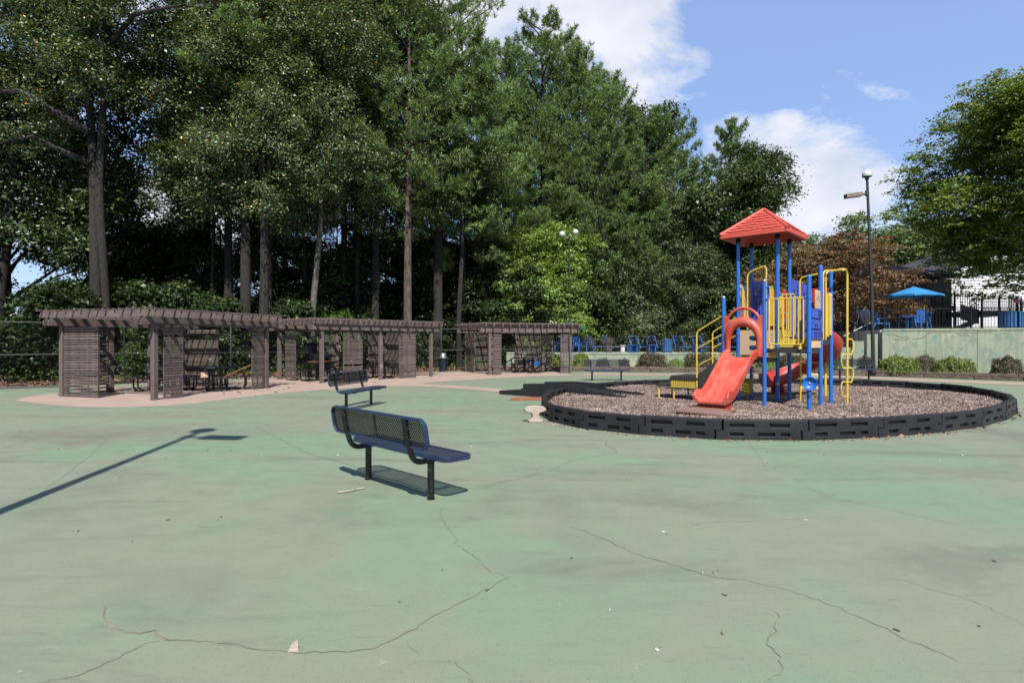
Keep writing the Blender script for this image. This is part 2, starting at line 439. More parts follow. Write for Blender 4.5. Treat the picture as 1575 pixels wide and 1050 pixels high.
# ------------------------------------------------------------------ mesh helpers
class MB:
    """Collects shapes and links them as one mesh object."""
    def __init__(self):
        self.v = []
        self.f = []
    def add(self, vs, fs):
        o = len(self.v)
        self.v += [tuple(p) for p in vs]
        self.f += [tuple(i + o for i in f) for f in fs]
        return self
    def box(self, c, s, rot=None):
        x, y, z = (k / 2 for k in s)
        vs = [Vector(p) for p in ((-x, -y, -z), (x, -y, -z), (x, y, -z), (-x, y, -z), (-x, -y, z), (x, -y, z), (x, y, z), (-x, y, z))]
        if rot is not None:
            vs = [rot @ p for p in vs]
        c = Vector(c)
        return self.add([p + c for p in vs], [(0, 3, 2, 1), (4, 5, 6, 7), (0, 1, 5, 4), (1, 2, 6, 5), (2, 3, 7, 6), (3, 0, 4, 7)])
    def bar(self, a, b, w, h, up=(0, 0, 1)):
        """A square-cut bar from a to b, w wide and h high about its axis."""
        a, b = Vector(a), Vector(b)
        d = (b - a)
        L = d.length
        d.normalize()
        up = Vector(up)
        if abs(d.dot(up)) > 0.98:
            up = Vector((0, 1, 0)) if abs(d.y) < 0.9 else Vector((1, 0, 0))
        s = d.cross(up).normalized()
        u = s.cross(d).normalized()
        M = Matrix((d, s, u)).transposed()
        return self.box((a + b) / 2, (L, w, h), M)
    def prism(self, poly, a, b, plane='xz'):
        """Extrudes a closed outline: plane xz runs along y from a to b, yz along x, xy along z."""
        n = len(poly)
        def P(p, t):
            return {'xz': (p[0], t, p[1]), 'yz': (t, p[0], p[1]), 'xy': (p[0], p[1], t)}[plane]
        vs = [P(p, a) for p in poly] + [P(p, b) for p in poly]
        fs = [tuple(range(n)), tuple(range(2 * n - 1, n - 1, -1))]
        fs += [(i + n, (i + 1) % n + n, (i + 1) % n, i) for i in range(n)]
        return self.add(vs, fs)
    def tube(self, pts, r, seg=8, caps=True):
        pts = [Vector(p) for p in pts]
        n = len(pts)
        rs = r if isinstance(r, (list, tuple)) else [r] * n
        t0 = (pts[1] - pts[0]).normalized()
        ref = Vector((0, 0, 1)) if abs(t0.z) < 0.9 else Vector((1, 0, 0))
        s = t0.cross(ref).normalized()
        vs, fs = [], []
        for i, p in enumerate(pts):
            if i == 0:
                t = t0
            elif i == n - 1:
                t = (pts[-1] - pts[-2]).normalized()
            else:
                t = ((pts[i + 1] - p).normalized() + (p - pts[i - 1]).normalized()).normalized()
            s = (s - t * s.dot(t)).normalized()
            u = t.cross(s)
            for k in range(seg):
                a = 2 * PI * k / seg
                vs.append(p + (s * math.cos(a) + u * math.sin(a)) * rs[i])
        for i in range(n - 1):
            for k in range(seg):
                k2 = (k + 1) % seg
                fs.append((i * seg + k, i * seg + k2, (i + 1) * seg + k2, (i + 1) * seg + k))
        if caps:
            fs.append(tuple(range(seg - 1, -1, -1)))
            fs.append(tuple((n - 1) * seg + k for k in range(seg)))
        return self.add(vs, fs)
    def lathe(self, prof, c=(0, 0, 0), seg=20, axis=None):
        """Spins (radius, height) pairs about z at c, or about the given axis."""
        c = Vector(c)
        R = Vector(axis).to_track_quat('Z', 'Y').to_matrix() if axis is not None else Matrix.Identity(3)
        vs, fs = [], []
        for (r, z) in prof:
            for k in range(seg):
                a = 2 * PI * k / seg
                vs.append(c + R @ Vector((r * math.cos(a), r * math.sin(a), z)))
        for i in range(len(prof) - 1):
            for k in range(seg):
                k2 = (k + 1) % seg
                fs.append((i * seg + k, i * seg + k2, (i + 1) * seg + k2, (i + 1) * seg + k))
        fs.append(tuple(range(seg - 1, -1, -1)))
        fs.append(tuple((len(prof) - 1) * seg + k for k in range(seg)))
        return self.add(vs, fs)
    def ball(self, c, r, seg=12, squash=1.0):
        n = seg // 2
        prof = [(max(r * math.sin(PI * i / n), 0.0005), -r * squash * math.cos(PI * i / n)) for i in range(n + 1)]
        return self.lathe(prof, c, seg)
    def lattice(self, o, U, V, w, h, pitch, bar, thick, diag=False):
        """A pierced sheet: crossing strips over a w by h field spanned by unit vectors U and V from corner o."""
        o, U, V = Vector(o), Vector(U), Vector(V)
        Nn = U.cross(V)
        def strip(p, q):
            self.bar(o + U * p[0] + V * p[1], o + U * q[0] + V * q[1], bar, thick, Nn)
        if diag:
            k = -h
            while k < w:
                a0, a1 = max(k, 0), min(k + h, w)
                if a1 - a0 > pitch * 0.3:
                    strip((a0, a0 - k), (a1, a1 - k))
                    strip((a0, h - (a0 - k)), (a1, h - (a1 - k)))
                k += pitch
        else:
            x = 0
            while x <= w + 1e-6:
                strip((x, 0), (x, h))
                x += pitch
            y = 0
            while y <= h + 1e-6:
                strip((0, y), (w, y))
                y += pitch
        return self
    def mesh(self, name, m, smooth=False):
        me = bpy.data.meshes.new(name)
        me.from_pydata(self.v, [], self.f)
        me.update()
        if smooth:
            me.polygons.foreach_set('use_smooth', [True] * len(me.polygons))
            me.set_sharp_from_angle(angle=math.radians(40)) if hasattr(me, 'set_sharp_from_angle') else None
        me.materials.append(m)
        return me
    def build(self, name, m, parent=None, smooth=False, bevel=0.0):
        o = bpy.data.objects.new(name, self.mesh(name, m, smooth))
        COL.objects.link(o)
        if parent is not None:
            o.parent = parent
        if bevel:
            b = o.modifiers.new('bevel', 'BEVEL')
            b.width = bevel
            b.segments = 2
            b.limit_method = 'ANGLE'
        return o

def thing(name, label, cat, loc=(0, 0, 0), rz=0.0, group=None):
    o = bpy.data.objects.new(name, None)
    COL.objects.link(o)
    o.location = loc
    o.rotation_euler = (0, 0, rz)
    return tag(o, label, cat, group)
def tag(o, label, cat, group=None):
    o['label'] = label
    o['category'] = cat
    if group:
        o['group'] = group
    return o
def struct(o, kind='structure'):
    o['kind'] = kind
    return o
def place(me, name, parent=None, loc=(0, 0, 0), rot=(0, 0, 0), scale=(1, 1, 1)):
    o = bpy.data.objects.new(name, me)
    COL.objects.link(o)
    if parent is not None:
        o.parent = parent
    o.location = loc
    o.rotation_euler = rot
    o.scale = scale
    return o
def copy_tree(o, parent=None):
    c = o.copy()
    COL.objects.link(c)
    c.parent = parent
    for ch in o.children:
        copy_tree(ch, c)
    return c
def arc(cx, cy, r, a0, a1, n):
    return [(cx + r * math.cos(a0 + (a1 - a0) * i / n), cy + r * math.sin(a0 + (a1 - a0) * i / n)) for i in range(n + 1)]
def rounded(pts, rad, n=4, closed=False):
    """Rounds the inner corners of a 3D polyline."""
    pts = [Vector(p) for p in pts]
    out = [pts[0]]
    for i in range(1, len(pts) - 1):
        p, a, b = pts[i], pts[i - 1], pts[i + 1]
        d1 = (a - p)
        d2 = (b - p)
        r = min(rad, d1.length * 0.49, d2.length * 0.49)
        p1, p2 = p + d1.normalized() * r, p + d2.normalized() * r
        for k in range(n + 1):
            t = k / n
            out.append(p1 * (1 - t) ** 2 + p * 2 * t * (1 - t) + p2 * t * t)
    out.append(pts[-1])
    return out
def sheet(name, poly, z, m, parent=None):
    """A flat polygon triangulated in the xy plane."""
    tris = tessellate_polygon([[Vector((x, y, 0)) for x, y in poly]])
    fs = []
    for a, b, c in tris:
        A, B, C_ = poly[a], poly[b], poly[c]
        cr = (B[0] - A[0]) * (C_[1] - A[1]) - (B[1] - A[1]) * (C_[0] - A[0])
        fs.append((a, b, c) if cr > 0 else (a, c, b))
    me = bpy.data.meshes.new(name)
    me.from_pydata([(x, y, z) for x, y in poly], [], fs)
    me.update()
    me.materials.append(m)
    o = bpy.data.objects.new(name, me)
    COL.objects.link(o)
    if parent is not None:
        o.parent = parent
    return o
def smooth_line(pts, n=6):
    """Catmull-Rom through 2D points."""
    P = [Vector(p) for p in pts]
    P = [P[0] * 2 - P[1]] + P + [P[-1] * 2 - P[-2]]
    out = []
    for i in range(1, len(P) - 2):
        for k in range(n):
            t = k / n
            a, b, c, d = P[i - 1], P[i], P[i + 1], P[i + 2]
            out.append(0.5 * ((2 * b) + (c - a) * t + (2 * a - 5 * b + 4 * c - d) * t * t + (3 * b - a - 3 * c + d) * t ** 3))
    out.append(P[-2])
    return [(p[0], p[1]) for p in out]
# ------------------------------------------------------------------ ground, court, paths
struct(sheet('ground', [(-900, -300), (900, -300), (900, 1500), (-900, 1500)], -0.02, MT['dirt']))
court = struct(sheet('court', [(-40, -30), (40, -30), (40, 14), (28, 19), (24.2, 21.2), (20.66, 23.61), (19.49, 24.62), (18.23, 25.95), (15.77, 27.55), (14.54, 27.75), (10.42, 29.9),
                                (7.23, 30.6), (3.22, 31.3), (-2.99, 31.6), (-7.3, 29.3), (-10.69, 26.6), (-12.48, 25.0), (-14.27, 23.0), (-15.3, 21.2), (-17.26, 19.73), (-24, 15.5), (-40, 9)], 0.0, MT['court']))
near_edge = smooth_line([(-13.35, 15.75), (-12.19, 15.08), (-10.84, 14.40), (-9.58, 14.19), (-8.80, 14.47), (-8.18, 15.11), (-7.82, 16.46), (-7.47, 17.35), (-6.99, 18.11),
                         (-6.52, 19.07), (-5.86, 19.73), (-5.24, 20.5), (-4.38, 20.9), (-3.17, 20.72), (-1.93, 19.86), (-0.57, 18.58), (1.1, 16.6)], 4)
wedge_low = [(1.4, 17.6), (0.87, 18.34), (-0.61, 19.86), (-2.06, 21.18), (-3.70, 22.15)]
wedge_up = smooth_line([(-3.70, 22.15), (-2.31, 23.8), (-0.77, 25.26), (1.27, 26.92), (3.46, 27.6), (5.31, 27.7), (8.34, 27.6), (11.46, 27.2), (13.75, 26.1), (15.65, 24.6), (16.8, 23.2), (18.0, 22.0), (19.4, 20.9), (24, 18.2)], 4)[1:]
far_up = smooth_line([(25, 19.3), (20.6, 22.2), (18.9, 23.4), (17.6, 24.9), (16.4, 26.3), (14.68, 27.3), (12.26, 28.2), (8.72, 28.8), (5.54, 28.95), (3.82, 29.3)], 4)
far_left = smooth_line([(2.4, 30.9), (-2.99, 30.77), (-7.13, 28.2), (-10.03, 25.3), (-11.6, 22.9), (-13.32, 21.1), (-13.95, 19.4), (-14.1, 17.8), (-13.9, 16.6)], 4)
def band(name, A, B, z, m):
    """A sheet between two edge lines with the same number of points."""
    n = len(A)
    return MB().add([(p[0], p[1], z) for p in A] + [(p[0], p[1], z) for p in B], [(i, i + 1, n + i + 1, n + i) for i in range(n - 1)]).build(name, m)
def resample(pts, n):
    P = [Vector(p) for p in pts]
    L = [0]
    for a, b in zip(P[:-1], P[1:]):
        L.append(L[-1] + (b - a).length)
    out = []
    for k in range(n):
        s = L[-1] * k / (n - 1)
        i = max(j for j in range(len(L)) if L[j] <= s + 1e-9)
        i = min(i, len(P) - 2)
        t = (s - L[i]) / max(L[i + 1] - L[i], 1e-9)
        q = P[i].lerp(P[i + 1], min(1, t))
        out.append((q.x, q.y))
    return out
struct(sheet('footpath', [p for p in near_edge if p[0] < -3.9] + [(-3.70, 22.15)] + [p for p in wedge_up if p[0] < 3.0] + far_left, 0.004, MT['path']))
struct(band('footpath', resample([p for p in near_edge if p[0] > -4.6] , 24), resample([(-3.9, 22.3), (-2.06, 21.18), (-0.61, 19.86), (0.87, 18.34), (1.6, 17.3)], 24), 0.008, MT['path']))
struct(band('footpath', resample([p for p in wedge_up if p[0] > 2.6], 40), resample([p for p in far_up[::-1] if p[0] > 2.0] , 40), 0.008, MT['path']))

CRACKS = [
 [(-2.48,3.56),(-2.33,3.35),(-2.24,3.27),(-2.04,3.20),(-1.98,3.24),(-1.84,3.14),(-1.59,3.12),(-1.31,3.04),(-1.06,3.01),(-0.77,3.03),(-0.65,3.13),(-0.54,3.27),(-0.38,3.51),(-0.16,3.79),(-0.02,3.97)],
 [(-1.84,3.14),(-1.94,3.11),(-2.00,2.96),(-2.08,2.81),(-2.22,2.74)],
 [(-0.69,5.69),(-0.63,5.24),(-0.49,4.88),(-0.44,4.72),(-0.45,4.65),(-0.25,4.30),(-0.14,4.06),(-0.02,3.97)],
 [(-0.34,6.40),(-0.13,6.64),(0.17,6.92),(0.51,7.31),(0.76,7.78),(1.01,8.09),(1.51,8.37),(1.53,8.73),(1.45,9.06),(1.55,9.54)],
 [(1.51,8.37),(1.82,8.28),(2.25,7.70),(2.70,7.31),(2.98,7.09),(3.07,6.70)],
 [(0.49,5.05),(0.64,4.91),(0.79,4.65),(0.92,4.43),(1.02,4.32),(1.21,4.14),(1.38,3.98),(1.58,3.91),(1.83,3.72),(1.96,3.51),(2.06,3.35),(2.13,3.13),(2.21,3.00),(2.23,2.92)],
 [(1.53,3.51),(1.57,3.43),(1.48,3.27),(1.36,3.13),(1.36,2.97),(1.32,2.85),(1.18,2.74)],
 [(-4.89,11.08),(-3.59,9.29),(-2.81,8.23),(-2.20,7.70),(-1.85,7.31)],
 [(-3.71,7.54),(-3.28,7.83),(-2.81,8.23)],
 [(3.00,6.55),(3.29,6.26),(3.25,6.00),(3.47,5.76),(3.80,5.24),(3.97,5.02)],
 [(2.51,3.95),(2.66,3.91),(2.71,3.79),(2.85,3.60),(2.90,3.31)],
 [(1.58,5.43),(2.00,5.76),(2.55,6.00),(2.85,5.43)],
 [(3.30,6.86),(3.22,6.00),(3.39,6.13),(3.29,6.26)],
 [(1.47,5.05),(1.74,5.18),(2.40,5.24),(2.85,5.37)],
 [(4.12,10.51),(3.19,7.31),(3.70,7.70),(4.02,8.00)],
 [(-0.29,2.94),(-0.23,2.85),(-0.18,2.74)],
 [(-0.57,3.13),(-0.47,2.97)],
 [(-7.64,8.73),(-7.92,9.80),(-7.56,10.67),(-6.65,11.34)],
 [(-4.95,6.13),(-5.92,8.23),(-6.91,10.07)],
]
CRACK_W = [0.0037, 0.0019, 0.0019, 0.0026, 0.0014, 0.0019, 0.0026, 0.0033, 0.0030, 0.0026, 0.0022, 0.0014, 0.0014, 0.0014, 0.0019, 0.0022, 0.0022, 0.0022, 0.0019]
mb = MB()
me_ = MB()
for ci, (pl, wd) in enumerate(zip(CRACKS, CRACK_W)):
    P = [Vector(p) for p in pl]
    pts = []
    for a, b in zip(P[:-1], P[1:]):
        L_ = (b - a).length
        n = max(1, int(L_ / 0.04))
        nrm = Vector((-(b - a).y, (b - a).x)).normalized()
        for k in range(n):
            pts.append(a + (b - a) * (k / n) + nrm * rnd.gauss(0, 0.0085))
    pts.append(P[-1])
    vs = []
    for i, p in enumerate(pts):
        t = (pts[min(i + 1, len(pts) - 1)] - pts[max(i - 1, 0)]).normalized()
        nn = Vector((-t.y, t.x))
        w = wd * rnd.uniform(0.25, 1.0) * min(1, (i + 1) / 5, (len(pts) - i) / 5) + 0.0006
        vs += [(p.x + nn.x * w, p.y + nn.y * w, 0.004), (p.x - nn.x * w, p.y - nn.y * w, 0.004)]
    mb.add(vs, [(2 * i, 2 * i + 1, 2 * i + 3, 2 * i + 2) for i in range(len(pts) - 1)])
    # chipped paint beside the wider cracks, in broken runs
    if ci in (0, 1, 3, 5, 7):
        vs = []
        g = 0.0
        for i, p in enumerate(pts):
            t = (pts[min(i + 1, len(pts) - 1)] - pts[max(i - 1, 0)]).normalized()
            nn = Vector((-t.y, t.x))
            g = min(1, max(0, g + rnd.gauss(0, 0.4)))
            e = min(1, i / 4, (len(pts) - 1 - i) / 4)
            w1, w2 = wd * rnd.uniform(0.8, 3.2) * g * e + 0.0003, wd * rnd.uniform(0.8, 2.4) * g * e + 0.0003
            vs += [(p.x + nn.x * w1, p.y + nn.y * w1, 0.002), (p.x - nn.x * w2, p.y - nn.y * w2, 0.002)]
        me_.add(vs, [(2 * i, 2 * i + 1, 2 * i + 3, 2 * i + 2) for i in range(len(pts) - 1)])
struct(mb.build('ground_cracks', MT['crack']))
struct(me_.build('ground_crack_edges', MT['crack_edge']))

# small litter scattered over the court: chips, bits of bark and paper
mb = MB()
mbw = MB()
for x, y in [(-2.65,5.33),(-3.08,5.24),(-4.73,8.00),(1.33,6.76),(3.69,8.47),(7.34,8.23),(2.13,3.24),(3.51,4.26),(0.44,4.32),(-0.16,3.76),(1.15,3.20),(1.34,3.69)]:
    mb.box((x, y, 0.006), (rnd.uniform(0.015, 0.035), 0.009, 0.005), Matrix.Rotation(rnd.uniform(0, 3), 3, 'Z'))
for i in range(70):
    y = rnd.uniform(3, 22) ** 1.0
    x = rnd.uniform(-0.9, 0.9) * y
    if 0.4 < x < 13.2 and 9.3 < y < 20.2:
        continue
    s = rnd.uniform(0.004, 0.010) * (0.5 + y / 9)
    (mbw if i % 4 == 0 else mb).box((x, y, 0.005), (s * 2, s, 0.006), Matrix.Rotation(rnd.uniform(0, 3), 3, 'Z'))
for x, y in [(-1.92,11.71),(1.27,4.91),(-2.45,8.23),(0.75,3.03),(2.63,5.24),(-0.62,8.89),(-1.25,7.91),(6.33,8.23)]:
    mbw.box((x, y, 0.006), (0.008 + 0.004 * y, 0.006 + 0.003 * y, 0.004), Matrix.Rotation(rnd.uniform(0, 3), 3, 'Z'))
struct(mb.build('bark_litter', MT['timber']), 'stuff')
struct(mbw.build('paper_litter', MT['chip_white']), 'stuff')
# one larger pale stone chip on the crack, a stick by the bench
mb = MB()
mb.add([(-0.026, -0.016, 0), (0.03, -0.012, 0), (0.022, 0.02, 0), (-0.018, 0.024, 0), (-0.008, -0.006, 0.045), (0.018, 0.002, 0.055), (0.004, 0.014, 0.03)],
       [(0, 3, 2, 1), (0, 1, 5, 4), (1, 2, 6, 5), (2, 3, 6), (3, 0, 4, 6), (4, 5, 6)])
o = mb.build('stone_chip', MT['stone'])
o.location = (-1.13, 3.03, 0.002)
tag(o, 'small angular pale stone chip lying beside the long crack in the foreground', 'stone')
mb = MB()
mb.tube([(-1.84, 6.16, 0.012), (-1.72, 6.22, 0.016), (-1.60, 6.36, 0.012)], 0.009, 6)
tag(mb.build('stick', MT['stone']), 'pale thin stick lying on green paint left of the nearest bench', 'stick')

# ------------------------------------------------------------------ play area: border, mulch, ramp
RING = [(0.64, 12.62), (0.78, 11.70), (1.27, 10.78), (2.22, 10.05), (3.36, 9.55), (4.72, 9.47), (6.14, 9.76), (7.52, 10.30), (8.86, 11.02), (10.08, 11.95), (11.17, 12.95),
        (12.0, 14.05), (12.66, 15.35), (13.0, 16.5), (13.01, 17.6), (12.64, 18.66), (11.77, 19.5), (10.68, 20.0), (9.45, 20.15), (8.2, 20.2), (6.9, 20.15), (5.62, 19.95), (4.40, 19.45),
        (3.25, 18.68), (2.28, 17.73), (1.52, 16.6), (1.02, 15.35), (0.72, 13.95)]
border = thing('playground_border', 'ring of interlocking black plastic border sections around the mulch play area', 'playground border', (6.8, 14.8, 0))
def border_mesh():
    """One border section, 1.2 m long: slots sunk into both faces, a lap joint at each end. Runs along x, outer face at -y."""
    H, T, D = 0.325, 0.11, 0.05
    xs = [-0.6, -0.5, -0.42, -0.28, -0.24, -0.1, -0.06, 0.02, 0.10, 0.17, 0.24, 0.32, 0.36, 0.44, 0.5, 0.6]
    zs = [0.0, 0.055, 0.115, 0.155, 0.20, 0.26, 0.315]
    top_slots = [(-0.42, -0.10), (0.10, 0.36)]
    low_slots = [(-0.42, -0.24), (-0.06 - 0.04 * 0, 0.17), (0.24, 0.36)]
    m = MB()
    V = m.add
    def slot(i, j):
        xa, xb, za, zb = xs[i], xs[i + 1], zs[j], zs[j + 1]
        if j == 4:
            return any(a - 1e-6 <= xa and xb <= b + 1e-6 for a, b in top_slots)
        if j == 1:
            return any(a - 1e-6 <= xa and xb <= b + 1e-6 for a, b in low_slots)
        return False
    def solid(i, j):
        mid = (zs[j] + zs[j + 1]) / 2
        if i == len(xs) - 2 and mid < 0.155:
            return False
        if i == 0 and mid > 0.155:
            return False
        return 0 <= i < len(xs) - 1 and 0 <= j < len(zs) - 1
    for side in (-1, 1):
        def P(x, z, d=0.0):
            half = T / 2 + 0.012 * (1 - z / H)
            e = 0.012 if abs(x) > 0.59 else 0
            return (x, side * (half - d - e), z)
        for i in range(len(xs) - 1):
            for j in range(len(zs) - 1):
                if not solid(i, j):
                    continue
                xa, xb, za, zb = xs[i], xs[i + 1], zs[j], zs[j + 1]
                if slot(i, j):
                    V([P(xa, za + 0.006, D), P(xb, za + 0.006, D), P(xb, zb, D), P(xa, zb, D)], [(0, 1, 2, 3)])
                    V([P(xa, za), P(xb, za), P(xb, za + 0.006, D), P(xa, za + 0.006, D)], [(0, 1, 2, 3)])
                    V([P(xa, zb), P(xb, zb), P(xb, zb, D), P(xa, zb, D)], [(0, 1, 2, 3)])
                    if not slot(i - 1, j):
                        V([P(xa, za), P(xa, zb), P(xa + 0.01, zb, D), P(xa + 0.01, za, D)], [(0, 1, 2, 3)])
                    if not slot(i + 1, j):
                        V([P(xb, za), P(xb, zb), P(xb - 0.01, zb, D), P(xb - 0.01, za, D)], [(0, 1, 2, 3)])
                else:
                    V([P(xa, za), P(xb, za), P(xb, zb), P(xa, zb)], [(0, 1, 2, 3)])
    hb, ht = T / 2 + 0.012, T / 2
    # rounded top and the ends
    tp = [(-ht + 0.0, 0.315), (-ht + 0.008, H), (-0.02, H + 0.006), (0.02, H + 0.006), (ht - 0.008, H), (ht, 0.315)]
    for (a, b) in zip(tp[:-1], tp[1:]):
        V([(-0.5, a[0], a[1]), (0.6, a[0], a[1]), (0.6, b[0], b[1]), (-0.5, b[0], b[1])], [(0, 1, 2, 3)])
    V([(0.6, -ht, 0.155), (0.6, ht, 0.155), (0.6, ht, 0.315), (0.6, 0.02, H + 0.006), (0.6, -0.02, H + 0.006), (0.6, -ht, 0.315)], [(0, 1, 2, 3, 4, 5)])
    V([(-0.5, -ht, 0.155), (-0.5, ht, 0.155), (-0.5, ht, 0.315), (-0.5, 0.02, H + 0.006), (-0.5, -0.02, H + 0.006), (-0.5, -ht, 0.315)], [(0, 1, 2, 3, 4, 5)])
    V([(0.5, -hb, 0), (0.5, hb, 0), (0.5, ht, 0.155), (0.5, -ht, 0.155)], [(0, 1, 2, 3)])
    V([(-0.6, -hb, 0), (-0.6, hb, 0), (-0.6, ht, 0.155), (-0.6, -ht, 0.155)], [(0, 1, 2, 3)])
    V([(0.5, -ht, 0.155), (0.6, -ht, 0.155), (0.6, ht, 0.155), (0.5, ht, 0.155)], [(0, 1, 2, 3)])
    V([(-0.5, -ht, 0.155), (-0.6, -ht, 0.155), (-0.6, ht, 0.155), (-0.5, ht, 0.155)], [(0, 1, 2, 3)])
    # the small moulded lugs near the joint
    m.box((0.53, -ht - 0.004, 0.172), (0.07, 0.02, 0.02))
    m.tube([(-0.545, 0, 0.12), (-0.545, 0, 0.345)], 0.022, 8)
    bm = bmesh.new()
    for v in m.v:
        bm.verts.new(v)
    bm.verts.ensure_lookup_table()
    for f in m.f:
        try:
            bm.faces.new([bm.verts[i] for i in f])
        except ValueError:
            pass
    bmesh.ops.remove_doubles(bm, verts=bm.verts, dist=0.0004)
    bmesh.ops.recalc_face_normals(bm, faces=bm.faces)
    me = bpy.data.meshes.new('border_section')
    bm.to_mesh(me)
    bm.free()
    me.materials.append(MT['black_plastic'])
    return me
sec = border_mesh()
for i, p in enumerate(RING):
    q = RING[(i + 1) % len(RING)]
    a, b = Vector(p), Vector(q)
    d = b - a
    mid = (a + b) / 2
    c = Vector((6.8, 14.8))
    inn = (c - mid).normalized()
    o = place(sec, 'border_section', border, (mid.x - 6.8 + inn.x * 0.05, mid.y - 14.8 + inn.y * 0.05, rnd.uniform(-0.004, 0.004)), (rnd.gauss(0, 0.01), 0, math.atan2(d.y, d.x) + rnd.gauss(0, 0.006)), (d.length / 1.115, 1, rnd.uniform(0.97, 1.03)))
    bv = o.modifiers.new('bevel', 'BEVEL')
    bv.width = 0.006
    bv.segments = 2
    bv.limit_method = 'ANGLE'

def in_poly(x, y, poly):
    r = False
    j = len(poly) - 1
    for i in range(len(poly)):
        xi, yi = poly[i]
        xj, yj = poly[j]
        if (yi > y) != (yj > y) and x < (xj - xi) * (y - yi) / (yj - yi) + xi:
            r = not r
        j = i
    return r
def mulch_z(x, y):
    e = math.hypot((x - 6.8) / 6.1, (y - 14.9) / 5.2)
    return 0.125 + 0.05 * max(0, 1 - abs(e - 0.8) * 4) + 0.02 * math.sin(x * 1.7 + 1) * math.sin(y * 2.1) + 0.012 * math.sin(x * 5.1) * math.sin(y * 4.3 + 2)
cx, cy = 6.8, 14.85
inner = [(cx + (x - cx) * 0.985, cy + (y - cy) * 0.985) for x, y in RING]
mb = MB()
rings_n = 26
vs = []
for k in range(rings_n + 1):
    t = k / rings_n
    for j in range(len(inner) * 3):
        a = inner[j // 3]
        b = inner[(j // 3 + 1) % len(inner)]
        u = (j % 3) / 3
        x = cx + (a[0] * (1 - u) + b[0] * u - cx) * t
        y = cy + (a[1] * (1 - u) + b[1] * u - cy) * t
        vs.append((x, y, mulch_z(x, y) + rnd.uniform(-0.006, 0.006)))
nj = len(inner) * 3
mb.add(vs, [(k * nj + j, (k + 1) * nj + j, (k + 1) * nj + (j + 1) % nj, k * nj + (j + 1) % nj) for k in range(rings_n) for j in range(nj)])
struct(mb.build('mulch', MT['mulch'], smooth=True))

def scatter_quads(name, m, pos, size, aspect, tilt, seed):
    """Thin flat chips or leaves at pos, one slab each with its own turn and tilt."""
    rg = np.random.default_rng(seed)
    n = len(pos)
    th = rg.uniform(0, 2 * PI, n)
    nr = rg.normal(0, tilt, (n, 3))
    nr[:, 2] = 1
    nr /= np.linalg.norm(nr, axis=1)[:, None]
    t = np.stack([np.cos(th), np.sin(th), np.zeros(n)], 1)
    t -= nr * (t * nr).sum(1)[:, None]
    t /= np.linalg.norm(t, axis=1)[:, None]
    s = np.cross(nr, t)
    L_ = rg.uniform(size[0], size[1], n)[:, None]
    Wd = L_ * rg.uniform(aspect[0], aspect[1], n)[:, None]
    pos = np.asarray(pos)
    v = np.stack([pos - t * L_ - s * Wd * .5, pos + t * L_ * .8 - s * Wd, pos + t * L_ + s * Wd * .6, pos - t * L_ * .7 + s * Wd], 1).reshape(-1, 3)
    return quads_object(name, m, v)
def quads_object(name, m, v, k=4):
    me = bpy.data.meshes.new(name)
    n = len(v) // k
    me.vertices.add(len(v))
    me.vertices.foreach_set('co', v.astype(np.float32).ravel())
    me.loops.add(len(v))
    me.loops.foreach_set('vertex_index', np.arange(len(v), dtype=np.int32))
    me.polygons.add(n)
    me.polygons.foreach_set('loop_start', np.arange(0, len(v), k, dtype=np.int32))
    me.polygons.foreach_set('loop_total', np.full(n, k, dtype=np.int32))
    me.update()
    me.validate()
    me.materials.append(m)
    return me
chips = []
while len(chips) < 90000:
    t = math.sqrt(rnd.random())
    a = rnd.uniform(0, 2 * PI)
    x, y = cx + 6.3 * t * math.cos(a), cy + 5.5 * t * math.sin(a)
    if in_poly(x, y, inner):
        chips.append((x, y, mulch_z(x, y) + 0.008 + rnd.uniform(0, 0.016)))
for i in range(1500):
    k = rnd.randrange(len(RING))
    a, b = RING[k], RING[(k + 1) % len(RING)]
    t = rnd.random()
    x, y = a[0] + (b[0] - a[0]) * t, a[1] + (b[1] - a[1]) * t
    s = 1.012 + abs(rnd.gauss(0, 0.018))
    chips.append((cx + (x - cx) * s, cy + (y - cy) * s, 0.008))
place(scatter_quads('mulch_chips', MT['chips'], chips, (0.011, 0.030), (0.22, 0.5), 0.5, 3), 'mulch_chips')['kind'] = 'stuff'

# entrance ramp over the border
AX = Vector((0.775, -0.632, 0))
ramp = thing('access_ramp', 'black plastic half ramp crossing the border on the left of the mulch', 'ramp', (0.0, 18.15, 0), math.atan2(AX.y, AX.x))
def ramp_top(x):
    return max(0.03, 0.31 - abs(x - 2.05) * 0.135) if x < 2.6 else max(0.10, 0.235 - (x - 2.6) * 0.075)
MB().prism([(0.0, 0.004), (2.0, 0.004), (2.0, 0.30), (1.5, 0.26), (0.05, 0.03)], -0.5, 0.5).build('ramp_board', MT['black_plastic'], ramp, bevel=0.006)
MB().prism([(2.02, 0.1), (2.95, 0.1), (2.95, 0.235), (2.02, 0.30)], -0.5, 0.5).build('ramp_board', MT['black_plastic'], ramp, bevel=0.006)
MB().prism([(2.97, 0.06), (4.15, 0.06), (4.15, 0.13), (2.97, 0.23)], -0.5, 0.5).build('ramp_board', MT['black_plastic'], ramp, bevel=0.006)
